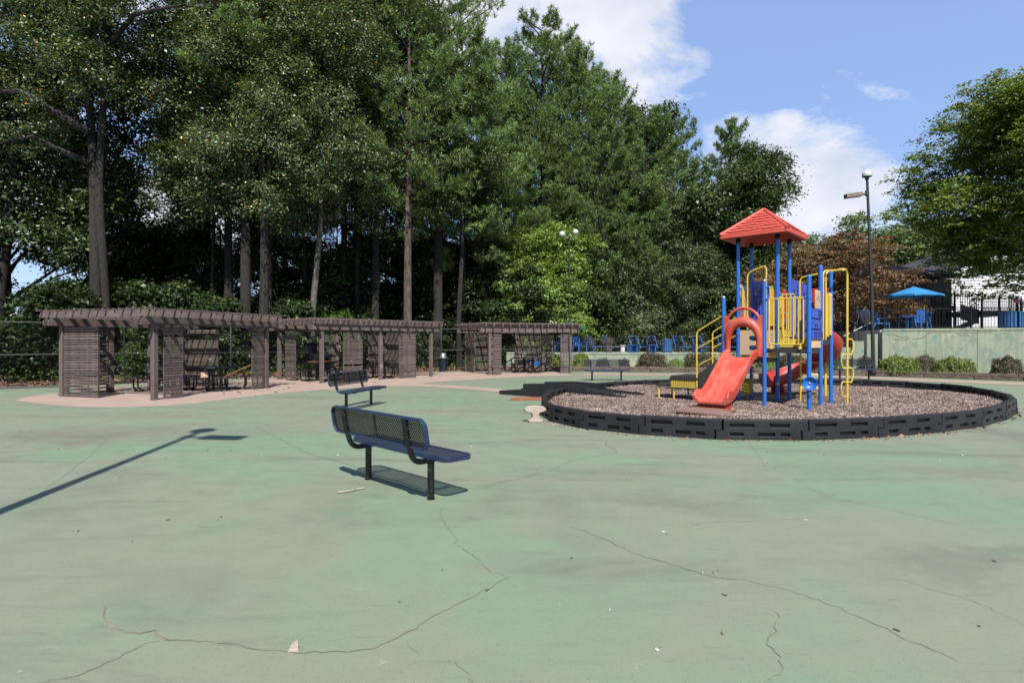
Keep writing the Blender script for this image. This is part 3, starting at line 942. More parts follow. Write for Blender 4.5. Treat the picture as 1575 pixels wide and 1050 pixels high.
for s in (-1, 1):
    y0, y1 = (-0.56, -0.502) if s < 0 else (0.502, 0.56)
    MB().prism([(-0.05, 0.004), (0.85, 0.004), (0.85, 0.20), (0.0, 0.12), (-0.05, 0.10)], y0, y1).build('side_rail', MT['black_plastic'], ramp, bevel=0.006)
    MB().prism([(0.87, 0.004), (2.0, 0.004), (2.0, 0.41), (1.9, 0.42), (0.87, 0.36)], y0, y1).build('side_rail', MT['black_plastic'], ramp, bevel=0.006)
    MB().prism([(2.02, 0.1), (3.0, 0.1), (3.0, 0.40), (2.02, 0.42)], y0, y1).build('side_rail', MT['black_plastic'], ramp, bevel=0.006)
    MB().prism([(3.02, 0.06), (4.2, 0.06), (4.22, 0.19), (3.02, 0.27)], y0, y1).build('side_rail', MT['black_plastic'], ramp, bevel=0.006)

mb = MB().prism([(-0.05, 15.86), (0.92, 15.86), (0.86, 16.42), (0.12, 16.40)], 0.004, 0.05, 'xy')
tag(mb.build('loose_board', MT['board'], bevel=0.004), 'flat rust brown board lying on the court outside the ramp', 'board')

# the pale dog-bone stone standing against the border
prof = [(-0.11, 0), (0.11, 0), (0.125, 0.035), (0.065, 0.08), (0.05, 0.13), (0.065, 0.175), (0.165, 0.205), (0.185, 0.25), (0.13, 0.31), (0.0, 0.325), (-0.12, 0.315), (-0.185, 0.26), (-0.17, 0.215), (-0.06, 0.175), (-0.045, 0.13), (-0.06, 0.08), (-0.125, 0.035)]
o = MB().prism(prof, -0.06, 0.06).build('paver_stone', MT['stone'], bevel=0.008)
o.scale = (1.22, 1, 1.02)
o.location = (0.46, 11.62, 0)
o.rotation_euler = (-0.12, 0, 0.22)
tag(o, 'pale dog-bone shaped paver standing upright against the border end', 'paving stone')

# ------------------------------------------------------------------ benches
def make_bench():
    t = thing('park_bench', 'x', 'bench')
    HL, Y0, Y1 = 0.90, -0.02, 0.31
    # seat: pierced sheet with a rolled rim
    m = MB().lattice((-HL + 0.02, Y0 + 0.02, 0.45), (1, 0, 0), (0, 1, 0), 2 * HL - 0.04, Y1 - Y0 - 0.04, 0.034, 0.0100, 0.004, True)
    m.build('seat_mesh', MT['bench_mesh'], t)
    def rim(name, pts, w, h, axis):
        """A rounded rectangle of flat bar: the coated edge of seat or backrest."""
        m = MB()
        n = len(pts)
        for i in range(n):
            a, b = Vector(pts[i]), Vector(pts[(i + 1) % n])
            d = (b - a).normalized() * 0.001
            m.bar(a - d, b + d, w, h, axis)
        return m.build(name, MT['bench_blue'], t, bevel=0.003)
    def rr(x0, x1, y0, y1, r):
        p = []
        for cx_, cy_, a in ((x1 - r, y1 - r, 0), (x0 + r, y1 - r, 90), (x0 + r, y0 + r, 180), (x1 - r, y0 + r, 270)):
            p += arc(cx_, cy_, r, math.radians(a), math.radians(a + 90), 5)
        return p
    rim('seat_rim', [(x, y, 0.438) for x, y in rr(-HL, HL, Y0, Y1, 0.06)], 0.022, 0.05, (0, 0, 1))
    # backrest, leaning back
    o_ = Vector((0, -0.235, 0.565))
    Vb = Vector((0, -0.16, 1)).normalized()
    HB = 0.29
    m = MB().lattice(o_ + Vector((-HL + 0.02, 0, 0)) + Vb * 0.02, (1, 0, 0), Vb, 2 * HL - 0.04, HB - 0.04, 0.033, 0.0105, 0.004, True)
    m.build('back_mesh', MT['back_mesh'], t)
    nb = Vector((1, 0, 0)).cross(Vb)
    rim('back_rim', [o_ + Vector((x, 0, 0)) + Vb * y for x, y in rr(-HL, HL, 0.0, HB, 0.085)], 0.022, 0.042, nb)
    for x in (-0.60, 0.0, 0.60):
        m = MB()
        m.bar(o_ + Vector((x, -0.004, 0)) + Vb * 0.01, o_ + Vector((x, -0.004, 0)) + Vb * (HB - 0.01), 0.032, 0.010, nb)
        m.build('back_stiffener', MT['bench_frame'], t)
        MB().bar((x, Y0 + 0.01, 0.440), (x, Y1 - 0.01, 0.440), 0.032, 0.010).build('seat_stiffener', MT['bench_frame'], t)
    for x in (-0.60, 0.60):
        MB().lathe([(0.045, 0.0), (0.045, 0.006), (0.036, 0.006), (0.036, 0.385)], (x, 0.02, 0), 14).build('leg', MT['bench_frame'], t, smooth=True)
        path = rounded([(x, -0.305, 0.845), (x, -0.262, 0.60), (x, -0.19, 0.40), (x, 0.0, 0.395), (x, 0.27, 0.42)], 0.13, 7)
        m = MB().tube(path, 0.030, 10)
        m.bar((x, -0.02, 0.418), (x, 0.29, 0.432), 0.05, 0.012)
        m.build('support_arm', MT['bench_frame'], t, smooth=True)
    return t
bench = make_bench()
BR = math.atan2(-0.711, 0.703)
bspec = [((-1.26, 6.36, 0), BR, 'nearest navy mesh park bench, seen from behind in the foreground'),
         ((-3.74, 14.25, 0), math.radians(-104.5), 'navy mesh park bench standing between the nearest bench and the shelters'),
         ((3.86, 23.9, 0), math.radians(183), 'navy mesh park bench between the rightmost shelter and the play area'),
         ((14.35, 24.55, 0), math.radians(183 - 4), 'navy mesh park bench beyond the play area, in front of the tall lamp')]
for i, (loc, rz, lab) in enumerate(bspec):
    b = bench if i == 0 else copy_tree(bench)
    b.location = loc
    b.rotation_euler = (0, 0, rz)
    tag(b, lab, 'bench', 'navy mesh benches on the court')

# ------------------------------------------------------------------ pergolas
slat_meshes = {}
def slat_mesh(w, v):
    """A thin slat along x of width w with a slight sag and twist; three variants of each length."""
    key = (round(w, 3), v)
    if key not in slat_meshes:
        rg = random.Random(int(w * 1000) * 7 + v)
        m = MB()
        n = 4
        vs = []
        for i in range(n + 1):
            x = -w / 2 + w * i / n
            s = rg.uniform(-0.005, 0.005)
            h = 0.0245 + rg.uniform(-0.002, 0.002)
            vs += [(x, -0.008, s - h), (x, 0.008, s - h), (x, 0.008, s + h), (x, -0.008, s + h)]
        fs = [(0, 1, 2, 3), (4 * n + 3, 4 * n + 2, 4 * n + 1, 4 * n)]
        for i in range(n):
            for k in range(4):
                fs.append((4 * i + k, 4 * (i + 1) + k, 4 * (i + 1) + (k + 1) % 4, 4 * i + (k + 1) % 4))
        m.add(vs, fs)
        slat_meshes[key] = m.mesh('slat', MT['wood_slat'])
    return slat_meshes[key]

def pergola(label, loc, rz, L_, D_, posts, fronts, backs, ends, n_rafters, n_top):
    """Local x runs along the front, y to the back. posts: (x, y). fronts and backs: (x0, x1). ends: (x, y0, y1, side)."""
    t = thing('pergola', label, 'pergola', loc, rz, 'brown slatted pergolas along the fence')
    PH = 2.045
    for (x, y) in posts:
        MB().box((x, y, PH / 2), (0.135, 0.135, PH)).build('post', MT['wood'], t, bevel=0.006)
    def beam(y, s):
        pr = [(-0.47, 2.05), (L_ + 0.47, 2.05), (L_ + 0.47, 2.17), (L_ + 0.36, 2.275), (-0.36, 2.275), (-0.47, 2.17)]
        MB().prism(pr, y - 0.022 + s, y + 0.022 + s).build('beam', MT['wood'], t)
    for y in (0, D_):
        beam(y, -0.092)
        beam(y, 0.092)
    rm = MB().prism([(-0.42, 2.277), (D_ + 0.42, 2.277), (D_ + 0.42, 2.34), (D_ + 0.33, 2.455), (-0.33, 2.455), (-0.42, 2.34)], -0.02, 0.02, 'yz').mesh('rafter', MT['wood'])
    for k in range(n_rafters):
        x = -0.34 + (L_ + 0.68) * k / (n_rafters - 1)
        place(rm, 'rafter', t, (x, 0, 0), (0, rnd.gauss(0, 0.012), rnd.gauss(0, 0.004)))
    tm = MB().box((L_ / 2, 0, 0), (L_ + 0.68 + 0.34, 0.038, 0.044)).mesh('roof_slat', MT['wood_slat'])
    for k in range(n_top):
        y = -0.28 + (D_ + 0.56) * k / (n_top - 1)
        place(tm, 'roof_slat', t, (rnd.gauss(0, 0.03), y, 2.479 + rnd.uniform(-0.003, 0.003)), (0, rnd.gauss(0, 0.0016), rnd.gauss(0, 0.003)))
    Z0, Z1 = 0.06, 2.05
    def panel(p, q, pitch, side, miss=0.0):
        a, b = Vector(p), Vector(q)
        d = b - a
        w = d.length
        ang = math.atan2(d.y, d.x)
        nrm = Vector((-d.y, d.x)).normalized()
        mid = (a + b) / 2 + nrm * 0.026 * side
        n = int((Z1 - Z0) / pitch)
        for k in range(n + 1):
            if rnd.random() < miss:
                continue
            z = Z0 + pitch * k
            place(slat_mesh(w, rnd.randrange(3)), 'slat', t, (mid.x, mid.y, z), (rnd.gauss(0, 0.05), rnd.gauss(0, 0.006), ang))
        for u in (0.03, w * 0.5, w - 0.03):
            c = a + d * (u / w)
            MB().box((c.x, c.y, (Z1 - 0.01) / 2 + 0.012), (0.036, 0.036, Z1 - 0.03), Matrix.Rotation(ang, 3, 'Z')).build('batten', MT['wood'], t)
    for (x0, x1) in fronts:
        panel((x0, 0), (x1, 0), 0.074, -1, 0.015)
    for (x0, x1) in backs:
        panel((x0, D_), (x1, D_), 0.112, -1, 0.03)
    for (x, y0, y1, s) in ends:
        panel((x, y0), (x, y1), 0.074, s, 0.01)
    return t
RZ1 = math.atan2(0.951, 0.31)
RZ2 = math.atan2(0.754, 0.657)
RZ3 = math.atan2(0.41, 0.91)
small_posts = [(0, 0), (4.29, 0), (0, 3.5), (4.29, 3.5), (1.45, 3.5), (2.84, 3.5)]
pergola('leftmost and nearest brown slatted pergola with a wide slat screen on its left end', (-9.75, 15.95, 0), RZ1, 4.29, 3.5, small_posts,
        [(0.28, 0.90), (3.62, 4.16)], [(0.12, 1.36), (2.94, 4.18)], [(0.0, 2.05, 3.40, 1), (4.29, 2.05, 3.40, 1)], 13, 14)
pergola('middle brown slatted pergola, the longest, with three front posts', (-7.32, 22.5, 0), RZ2, 5.52, 3.3,
        [(0, 0), (2.74, 0), (5.52, 0), (0, 3.3), (2.74, 3.3), (5.52, 3.3)],
        [(0.93, 1.84), (3.7, 4.62)], [(1.75, 2.62), (4.45, 5.38)], [(0.0, 1.95, 2.75, 1), (5.52, 2.0, 3.2, 1)], 14, 13)
pergola('rightmost and farthest brown slatted pergola beside the green wall', (-1.07, 27.96, 0), RZ3, 4.42, 3.3,
        [(0, 0), (4.42, 0), (0, 3.3), (4.42, 3.3), (1.45, 3.3), (2.9, 3.3)],
        [(0.17, 0.60), (3.84, 4.27)], [(0.12, 1.36), (3.0, 4.3)], [(0.0, 2.0, 3.2, 1), (4.42, 1.9, 3.2, 1)], 13, 13)
# chalk scribble on the middle post of the long pergola
mb = MB()
e = Vector((0.657, 0.754, 0))
n_ = Vector((-0.754, 0.657, 0))
base = Vector((-7.32, 22.5, 0)) + e * 2.74 - n_ * 0.071
sc_pts = [(-0.05, 0.46), (-0.03, 0.64), (0.0, 0.50), (0.03, 0.64), (0.05, 0.46), (0.055, 0.66)]
for a, b in zip(sc_pts[:-1], sc_pts[1:]):
    mb.bar(base + e * a[0] + Vector((0, 0, a[1])), base + e * b[0] + Vector((0, 0, b[1])), 0.004, 0.014, (0, 0, 1))
tag(mb.build('chalk_scribble', MT['chalk']), 'pale zigzag scribble on the middle front post of the long pergola', 'graffiti')

# ------------------------------------------------------------------ picnic tables
def make_table():
    t = thing('picnic_table', 'x', 'picnic table')
    def panel(name, m, x0, x1, y0, y1, z, c):
        poly = [(x0 + c, y0), (x1 - c, y0), (x1, y0 + c), (x1, y1 - c), (x1 - c, y1), (x0 + c, y1), (x0, y1 - c), (x0, y0 + c)]
        MB().prism(poly, z - 0.035, z, 'xy').build(name, m, t, bevel=0.005)
    panel('tabletop', MT['table_top'], -0.58, 0.58, -0.58, 0.58, 0.76, 0.18)
    for k in range(4):
        a = k * PI / 2
        R_ = Matrix.Rotation(a, 3, 'Z')
        poly = [(0.72, -0.42), (0.98, -0.46), (1.0, -0.44), (1.0, 0.44), (0.98, 0.46), (0.72, 0.42)]
        m = MB().prism(poly, 0.425, 0.455, 'xy')
        m.v = [tuple(R_ @ Vector(v)) for v in m.v]
        m.build('seat', MT['table_top'], t, bevel=0.005)
        m = MB()
        for s in (-0.22, 0.22):
            path = rounded([(0.86, s, 0.425), (0.86, s, 0.04), (0.55, s * 0.8, 0.03), (0.24, s * 0.55, 0.05), (0.24, s * 0.55, 0.725)], 0.16, 5)
            m.tube(path, 0.026, 8)
        m.v = [tuple(R_ @ Vector(v)) for v in m.v]
        m.build('leg_frame', MT['black_metal'], t, smooth=True)
    return t
table = make_table()
tspec = [((-9.75, 19.35, 0), 0.35, 'dark picnic table with four seats under the right side of the nearest pergola'),
         ((-11.3, 19.1, 0), 0.30, 'dark picnic table under the left pergola, half hidden by its front slat screen'),
         ((-7.75, 24.0, 0), 0.80, 'picnic table with a rust brown board on top in the middle pergola'),
         ((-5.85, 25.7, 0), 0.80, 'dark picnic table at the right side of the middle pergola'),
         ((0.85, 30.2, 0), 0.42, 'dark picnic table in the middle of the rightmost pergola')]
for i, (loc, rz, lab) in enumerate(tspec):
    b = table if i == 0 else copy_tree(table)
    b.location = loc
    b.rotation_euler = (0, 0, rz)
    tag(b, lab, 'picnic table', 'picnic tables under the pergolas')
o = MB().box((0, 0, 0.78), (1.1, 0.5, 0.03), Matrix.Rotation(0.8, 3, 'Z')).build('table_board', MT['board'])
o.location = (-7.75, 24.0, 0)
tag(o, 'rust brown board laid on the picnic table of the middle pergola', 'board')
o = MB().bar((-9.95, 18.2, 0.05), (-8.55, 19.15, 0.84), 0.05, 0.022).build('leaning_stick', MT['board'])
tag(o, 'long rust brown stick leaning diagonally across the nearest pergola table', 'stick')
mb = MB()
mb.ball((0, 0, 0.03), 0.09, 10, 0.5).ball((0.12, 0.02, 0.025), 0.07, 8, 0.5).box((0.05, -0.02, 0.02), (0.3, 0.06, 0.03))
o = mb.build('litter_bundle', MT['stone'])
o.location = (-10.15, 17.2, 0.005)
tag(o, 'crumpled pale litter on the slab under the nearest pergola', 'litter')
o = MB().box((-9.85, 18.75, 0.535), (0.20, 0.12, 0.15), Matrix.Rotation(0.4, 3, 'Z')).build('paper_bag', MT['tan'])
tag(o, 'small brown paper bag on the seat of the nearest table', 'paper bag')
# charcoal grill under the middle pergola
g = thing('barbecue_grill', 'large black barbecue grill with open hood inside the middle pergola', 'grill', (-8.6, 26.0, 0), 0.75)
MB().prism([(-0.26, 0.86), (0.26, 0.86), (0.26, 1.06), (-0.26, 1.06)], -0.5, 0.5, 'yz').build('firebox', MT['black_metal'], g, bevel=0.01)
MB().prism([(0.27, 1.0), (0.30, 1.0), (0.42, 1.46), (0.30, 1.52), (0.0, 1.56), (-0.02, 1.53), (0.28, 1.47)], -0.5, 0.5, 'yz').build('hood', MT['black_metal'], g)
for x in (-0.42, 0.42):
    MB().box((x, 0, 0.43), (0.05, 0.4, 0.86)).build('leg', MT['black_metal'], g)
# blue bin behind the farthest table
bb = thing('small_bin', 'bright blue square bin behind the farthest picnic table', 'bin', (1.35, 32.0, 0))
MB().prism([(-0.17, -0.17), (0.17, -0.17), (0.17, 0.17), (-0.17, 0.17)], 0.0, 0.5, 'xy').build('bin_body', MT['furn_blue'], bb, bevel=0.03)
MB().box((0, 0, 0.515), (0.38, 0.38, 0.03)).build('bin_rim', MT['furn_blue'], bb)
# litter bin with silver dome lid
tb = thing('litter_bin', 'dark blue round litter bin with silver dome lid by the chain-link fence', 'litter bin', (-3.68, 31.3, 0))
MB().lathe([(0.20, 0), (0.22, 0.02), (0.24, 0.66), (0.25, 0.68), (0.25, 0.70)], (0, 0, 0), 18).build('bin_body', MT['bin_dark'], tb, smooth=True)
MB().lathe([(0.27, 0.70), (0.27, 0.73), (0.2, 0.76), (0.17, 0.90), (0.13, 0.97), (0.05, 1.0), (0.01, 1.005)], (0, 0, 0), 18).build('lid', MT['silver'], tb, smooth=True)

# ------------------------------------------------------------------ chain-link fence
FP = [(-34, 11.0), (-26, 15.8), (-18.4, 20.7), (-12.35, 25.7), (-8.2, 29.4), (-4.0, 33.0), (0.6, 34.6)]
fence = thing('chain_link_fence', 'black chain-link fence running behind the pergolas at the edge of the woods', 'fence', (-18.4, 20.7, 0))
O = Vector((18.4, -20.7, 0))
for (a, b) in zip(FP[:-1], FP[1:]):
    a3, b3 = Vector((*a, 0)) + O, Vector((*b, 0)) + O
    d = (b3 - a3)
    L_ = d.length
    u = d.normalized()
    MB().lathe([(0.035, 0), (0.035, 2.34), (0.01, 2.37)], a3, 10).build('fence_post', MT['fence_black'], fence, smooth=True)
    if L_ > 5:
        MB().lathe([(0.03, 0), (0.03, 2.32), (0.01, 2.34)], (a3 + b3) / 2, 10).build('fence_post', MT['fence_black'], fence, smooth=True)
    for z in (2.30, 1.12, 0.06):
        MB().tube([a3 + Vector((0, 0, z)), b3 + Vector((0, 0, z))], 0.021, 6).build('rail', MT['fence_black'], fence, smooth=True)
    m = MB()
    p = 0.085
    k = -2.24
    while k < L_:
        for fl in (0, 1):
            x0, x1 = max(k, 0), min(k + 2.24, L_)
            z0, z1 = x0 - k, x1 - k
            if fl:
                z0, z1 = 2.24 - z0, 2.24 - z1
            A, B = a3 + u * x0 + Vector((0, 0, z0 + 0.05)), a3 + u * x1 + Vector((0, 0, z1 + 0.05))
            if (B - A).length > 0.05:
                m.tube([A, B], 0.0022, 3, False)
        k += p
    m.build('wire_mesh', MT['fence_black'], fence)
# low black edging kerb at the litter's edge
LE = [(-26, 14.9), (-20, 18.1), (-17.3, 19.65), (-15.6, 20.9), (-14.4, 22.6), (-12.6, 24.7), (-10.7, 26.3)]
mb = MB()
for a, b in zip(LE[:-1], LE[1:]):
    mb.tube([(a[0], a[1], 0.03), (b[0], b[1], 0.03)], 0.045, 8)
struct(mb.build('edging', MT['fence_black'], smooth=True))
# dead leaves along the fence and drifting out on the court
pts = []
P0 = [(-26, 15.6), (-18.4, 20.9), (-12.35, 25.9), (-8.2, 29.6), (-4.0, 33.2), (0, 34)]
for i in range(16000):
    k = rnd.randrange(len(P0) - 1)
    a, b = P0[k], P0[k + 1]
    t = rnd.random()
    off = rnd.gauss(0.4, 0.9)
    d = Vector((b[0] - a[0], b[1] - a[1])).normalized()
    pts.append((a[0] + (b[0] - a[0]) * t - d.y * off, a[1] + (b[1] - a[1]) * t + d.x * off, 0.02 + abs(rnd.gauss(0, 0.05)) * (1 if off > -0.6 else 0.2)))
for i in range(110):
    pts.append((rnd.uniform(-16, -5), rnd.uniform(17, 30), 0.012))
for i in range(240):
    k = rnd.randrange(len(RING))
    x, y = RING[k]
    q = RING[(k + 1) % len(RING)]
    t = rnd.random()
    x, y = x + (q[0] - x) * t, y + (q[1] - y) * t
    s = rnd.choice((1.015, 1.02, 1.03, 0.95, 0.93))
    X, Y = cx + (x - cx) * s, cy + (y - cy) * s
    pts.append((X, Y, 0.012 if s > 1 else mulch_z(X, Y) + 0.03))
place(scatter_quads('dead_leaves', MT['leaf_litter'], pts, (0.022, 0.052), (0.5, 0.9), 0.6, 5), 'dead_leaves')['kind'] = 'stuff'
# ------------------------------------------------------------------ play structure
U_ = 0.943
PS = thing('play_structure', 'red, blue and yellow play structure with two slides and a red peaked roof', 'playground tower', (5.69, 14.72, 0), math.atan2(0.75, 0.66))
def nd(i, j, z=0.0):
    return Vector((i * U_, -j * U_, z))
def w2l(x, y, z=0.0):
    dx, dy = x - 5.69, y - 14.72
    return Vector((dx * 0.6606 + dy * 0.7507, -dx * 0.7507 + dy * 0.6606, z))
G0 = 0.05
POSTS = [(0, 0, 4.19), (0, 1, 4.19), (1, 1, 4.19), (1, 0, 4.19), (-1, 0, 2.66), (-1, 1, 3.0), (-1, 2, 3.03), (0, 2, 3.33), (1, 2, 3.28)]
for i, j, h in POSTS:
    p = nd(i, j)
    o = MB().lathe([(0.045, G0), (0.045, h - 0.03), (0.043, h - 0.028)], p, 18).build('post', MT['blue'], PS, smooth=True)
    if h < 4:
        MB().lathe([(0.047, h - 0.03), (0.047, h - 0.005), (0.036, h + 0.018), (0.015, h + 0.028), (0.002, h + 0.03)], p, 18).build('post_cap', MT['silver'] if (i, j) in ((-1, 0), (-1, 1)) else MT['blue'], o, smooth=True)
    else:
        MB().lathe([(0.056, h - 0.14), (0.056, h - 0.02), (0.045, h)], p, 14).build('roof_bracket', MT['black_metal'], o, smooth=True)

MB().lathe([(0.0465, 0.55), (0.0465, 0.61)], nd(0, 1), 18).build('post_sticker', MT['silver'], PS, smooth=True)
for i, j, z in ((-1, 1, 1.38), (-1, 2, 1.38), (0, 2, 1.57), (1, 2, 1.57), (-1, 0, 1.16), (0, 1, 1.57), (1, 1, 1.78), (0, 0, 1.78), (-1, 2, 2.56), (-1, 1, 2.56), (0, 2, 2.75), (1, 2, 2.75)):
    MB().lathe([(0.046, -0.035), (0.053, -0.03), (0.053, 0.03), (0.046, 0.035)], nd(i, j, z), 16).build('post_clamp', MT['blue'], PS, smooth=True)
# roof: four shingled faces, hip rolls, a deep eave
cx_, cy_ = U_ / 2, -U_ / 2
E_, ZE, ZA = 0.80, 4.16, 4.93
roof = MB()
C4 = [Vector((cx_ + sx * E_, cy_ + sy * E_, 0)) for sx, sy in ((-1, -1), (1, -1), (1, 1), (-1, 1))]
AP = Vector((cx_, cy_, ZA))
mb = MB()
vs = [c + Vector((0, 0, ZE)) for c in C4] + [c + Vector((0, 0, ZE + 0.115)) for c in C4] + [AP]
inner_v = [Vector((cx_ + (c.x - cx_) * 0.94, cy_ + (c.y - cy_) * 0.94, ZE)) for c in C4] + [AP - Vector((0, 0, 0.14))]
mb.add(vs + inner_v, [(0, 1, 5, 4), (1, 2, 6, 5), (2, 3, 7, 6), (3, 0, 4, 7), (4, 5, 8), (5, 6, 8), (6, 7, 8), (7, 4, 8),
                      (0, 9, 10, 1), (1, 10, 11, 2), (2, 11, 12, 3), (3, 12, 9, 0), (9, 13, 10), (10, 13, 11), (11, 13, 12), (12, 13, 9)])
roof = mb.build('roof', MT['roof_red'], PS, bevel=0.012)
# rows of raised shingles on each face, thin wedges laid over the slope
sh = MB().add([(-0.5, 0, 0), (0.5, 0, 0), (0.5, 0, 0.026), (-0.5, 0, 0.026), (-0.5, 1, 0.0), (0.5, 1, 0.0), (0.5, 1, 0.003), (-0.5, 1, 0.003)],
             [(0, 1, 5, 4), (3, 7, 6, 2), (0, 3, 2, 1), (0, 4, 7, 3), (1, 2, 6, 5), (4, 5, 6, 7)]).mesh('shingle', MT['roof_red'])
for f in range(4):
    a, b = C4[f] + Vector((0, 0, ZE + 0.115)), C4[(f + 1) % 4] + Vector((0, 0, ZE + 0.115))
    e = (b - a).normalized()
    mid = (a + b) / 2
    up = (AP - mid)
    H = up.length
    upn = up.normalized()
    nn = e.cross(upn)
    rows = 8
    rh = H * 0.93 / rows
    for r in range(rows):
        v0 = r * rh + 0.02
        half = E_ * (1 - (v0 + rh) / H) - 0.03
        sw = 0.135
        x = -half + (0.0 if r % 2 else sw * 0.5)
        ks = []
        if r % 2 == 0 and half > sw * 0.5:
            ks.append((-half, sw * 0.45))
        while x < half - 0.03:
            w = min(sw, half - x)
            ks.append((x, w))
            x += sw
        for (x, w) in ks:
            M3 = Matrix((e * (w - 0.008), upn * (rh * 1.0), nn)).transposed().to_4x4()
            M3.translation = mid + e * (x + w / 2) + upn * (v0 + rnd.choice((0.0, 0.018, 0.03))) + nn * 0.002
            o = bpy.data.objects.new('shingle', sh)
            COL.objects.link(o)
            o.parent = roof
            o.matrix_local = M3
    mb = MB()
for k in range(4):
    c = C4[k] + Vector((0, 0, ZE + 0.105))
    MB().tube([c, c + (AP - c) * 0.5, AP + Vector((0, 0, 0.005))], [0.045, 0.042, 0.038], 8).build('hip_roll', MT['roof_red'], roof, smooth=True)
    a, b = C4[k], C4[(k + 1) % 4]
    MB().bar(a + Vector((0, 0, ZE + 0.02)), b + Vector((0, 0, ZE + 0.02)), 0.03, 0.03).build('eave_lip', MT['roof_red'], roof, bevel=0.008)

# decks: pierced plates in a dark rim
def deck(i0, j0, z, name='deck'):
    x0, y0 = i0 * U_, -(j0 + 1) * U_
    m = MB().lattice((x0 + 0.03, y0 + 0.03, z - 0.004), (1, 0, 0), (0, 1, 0), U_ - 0.06, U_ - 0.06, 0.046, 0.026, 0.006)
    o = m.build(name, MT['deck_brown'], PS)
    m = MB()
    for a, b in (((x0 + 0.03, y0 + 0.015), (x0 + U_ - 0.03, y0 + 0.015)), ((x0 + 0.03, y0 + U_ - 0.015), (x0 + U_ - 0.03, y0 + U_ - 0.015)),
                 ((x0 + 0.012, y0 + 0.03), (x0 + 0.012, y0 + U_ - 0.03)), ((x0 + U_ - 0.012, y0 + 0.03), (x0 + U_ - 0.012, y0 + U_ - 0.03))):
        m.bar((a[0], a[1], z - 0.05), (b[0], b[1], z - 0.05), 0.02, 0.11)
    m.build('deck_rim', MT['deck_brown'], o, bevel=0.004)
deck(-1, 0, 1.22)
deck(-1, 1, 1.44)
deck(0, 0, 1.85)
deck(0, 1, 1.63)

# the straight slide
def loft(path, sect, ups=None):
    """Sweeps a closed cross-section (list of (side, up) per station) along a path."""
    m = MB()
    n = len(path)
    vs = []
    k = None
    for i, p in enumerate(path):
        t = (path[min(i + 1, n - 1)] - path[max(i - 1, 0)]).normalized()
        s = Vector((-t.y, t.x, 0)).normalized()
        u = t.cross(s).normalized() if t.cross(s).z > 0 else s.cross(t).normalized()
        sc_ = sect(i / (n - 1))
        k = len(sc_)
        for (a, b) in sc_:
            vs.append(p + s * a + u * b)
    fs = []
    for i in range(n - 1):
        for q in range(k):
            q2 = (q + 1) % k
            fs.append((i * k + q, i * k + q2, (i + 1) * k + q2, (i + 1) * k + q))
    fs.append(tuple(range(k - 1, -1, -1)))
    fs.append(tuple((n - 1) * k + q for q in range(k)))
    return m.add(vs, fs)
def crom(pts, n=8):
    P = [Vector(p) for p in pts]
    P = [P[0] * 2 - P[1]] + P + [P[-1] * 2 - P[-2]]
    out = []
    for i in range(1, len(P) - 2):
        for k in range(n):
            t = k / n
            a, b, c, d = P[i - 1], P[i], P[i + 1], P[i + 2]
            out.append(0.5 * ((2 * b) + (c - a) * t + (2 * a - 5 * b + 4 * c - d) * t * t + (3 * b - a - 3 * c + d) * t ** 3))
    out.append(P[-2])
    return out
def slide_sect(t):
    h = 0.185 + 0.05 * math.exp(-((t - 0.93) / 0.08) ** 2) - 0.09 * max(0, (t - 0.95) / 0.05)
    fl = 0.0 + 0.03 * max(0, t - 0.8) / 0.2
    b = 0.262
    return [(b + 0.095 + fl, h - 0.035), (b + 0.09 + fl, h - 0.005), (b + 0.06 + fl, h + 0.004), (b + 0.045 + fl, h - 0.012), (b + 0.02, 0.05), (b - 0.01, 0.015), (b - 0.06, 0.0),
            (-b + 0.06, 0.0), (-b + 0.01, 0.015), (-b - 0.02, 0.05), (-b - 0.045 - fl, h - 0.012), (-b - 0.06 - fl, h + 0.004), (-b - 0.09 - fl, h - 0.005), (-b - 0.095 - fl, h - 0.035),
            (-b - 0.06, -0.045), (b + 0.06, -0.045)]
yc = -U_ / 2
p = crom([(-U_ - 0.02, yc, 1.235), (-U_ - 0.22, yc, 1.215), (-U_ - 0.48, yc, 1.06), (-U_ - 0.95, yc, 0.735), (-U_ - 1.32, yc, 0.485), (-U_ - 1.58, yc, 0.375), (-U_ - 1.93, yc, 0.335)], 7)
sl = thing
slide = loft(p, slide_sect).build('slide', MT['red'], PS, smooth=True)
bx = -U_ - 1.62
mb = MB().prism([(bx - 0.20, 0.29), (bx + 0.22, 0.33), (bx + 0.16, 0.10), (bx - 0.15, 0.10)], yc - 0.27, yc + 0.27)
for k in range(6):
    y = yc - 0.23 + 0.092 * k
    mb.bar((bx - 0.207, y, 0.29), (bx - 0.157, y, 0.10), 0.02, 0.02)
for k in range(3):
    x = bx - 0.10 + 0.11 * k
    mb.bar((x, yc - 0.275, 0.30), (x, yc - 0.275, 0.10), 0.02, 0.02)
mb.build('slide_foot', MT['dark_red'], slide, bevel=0.006)

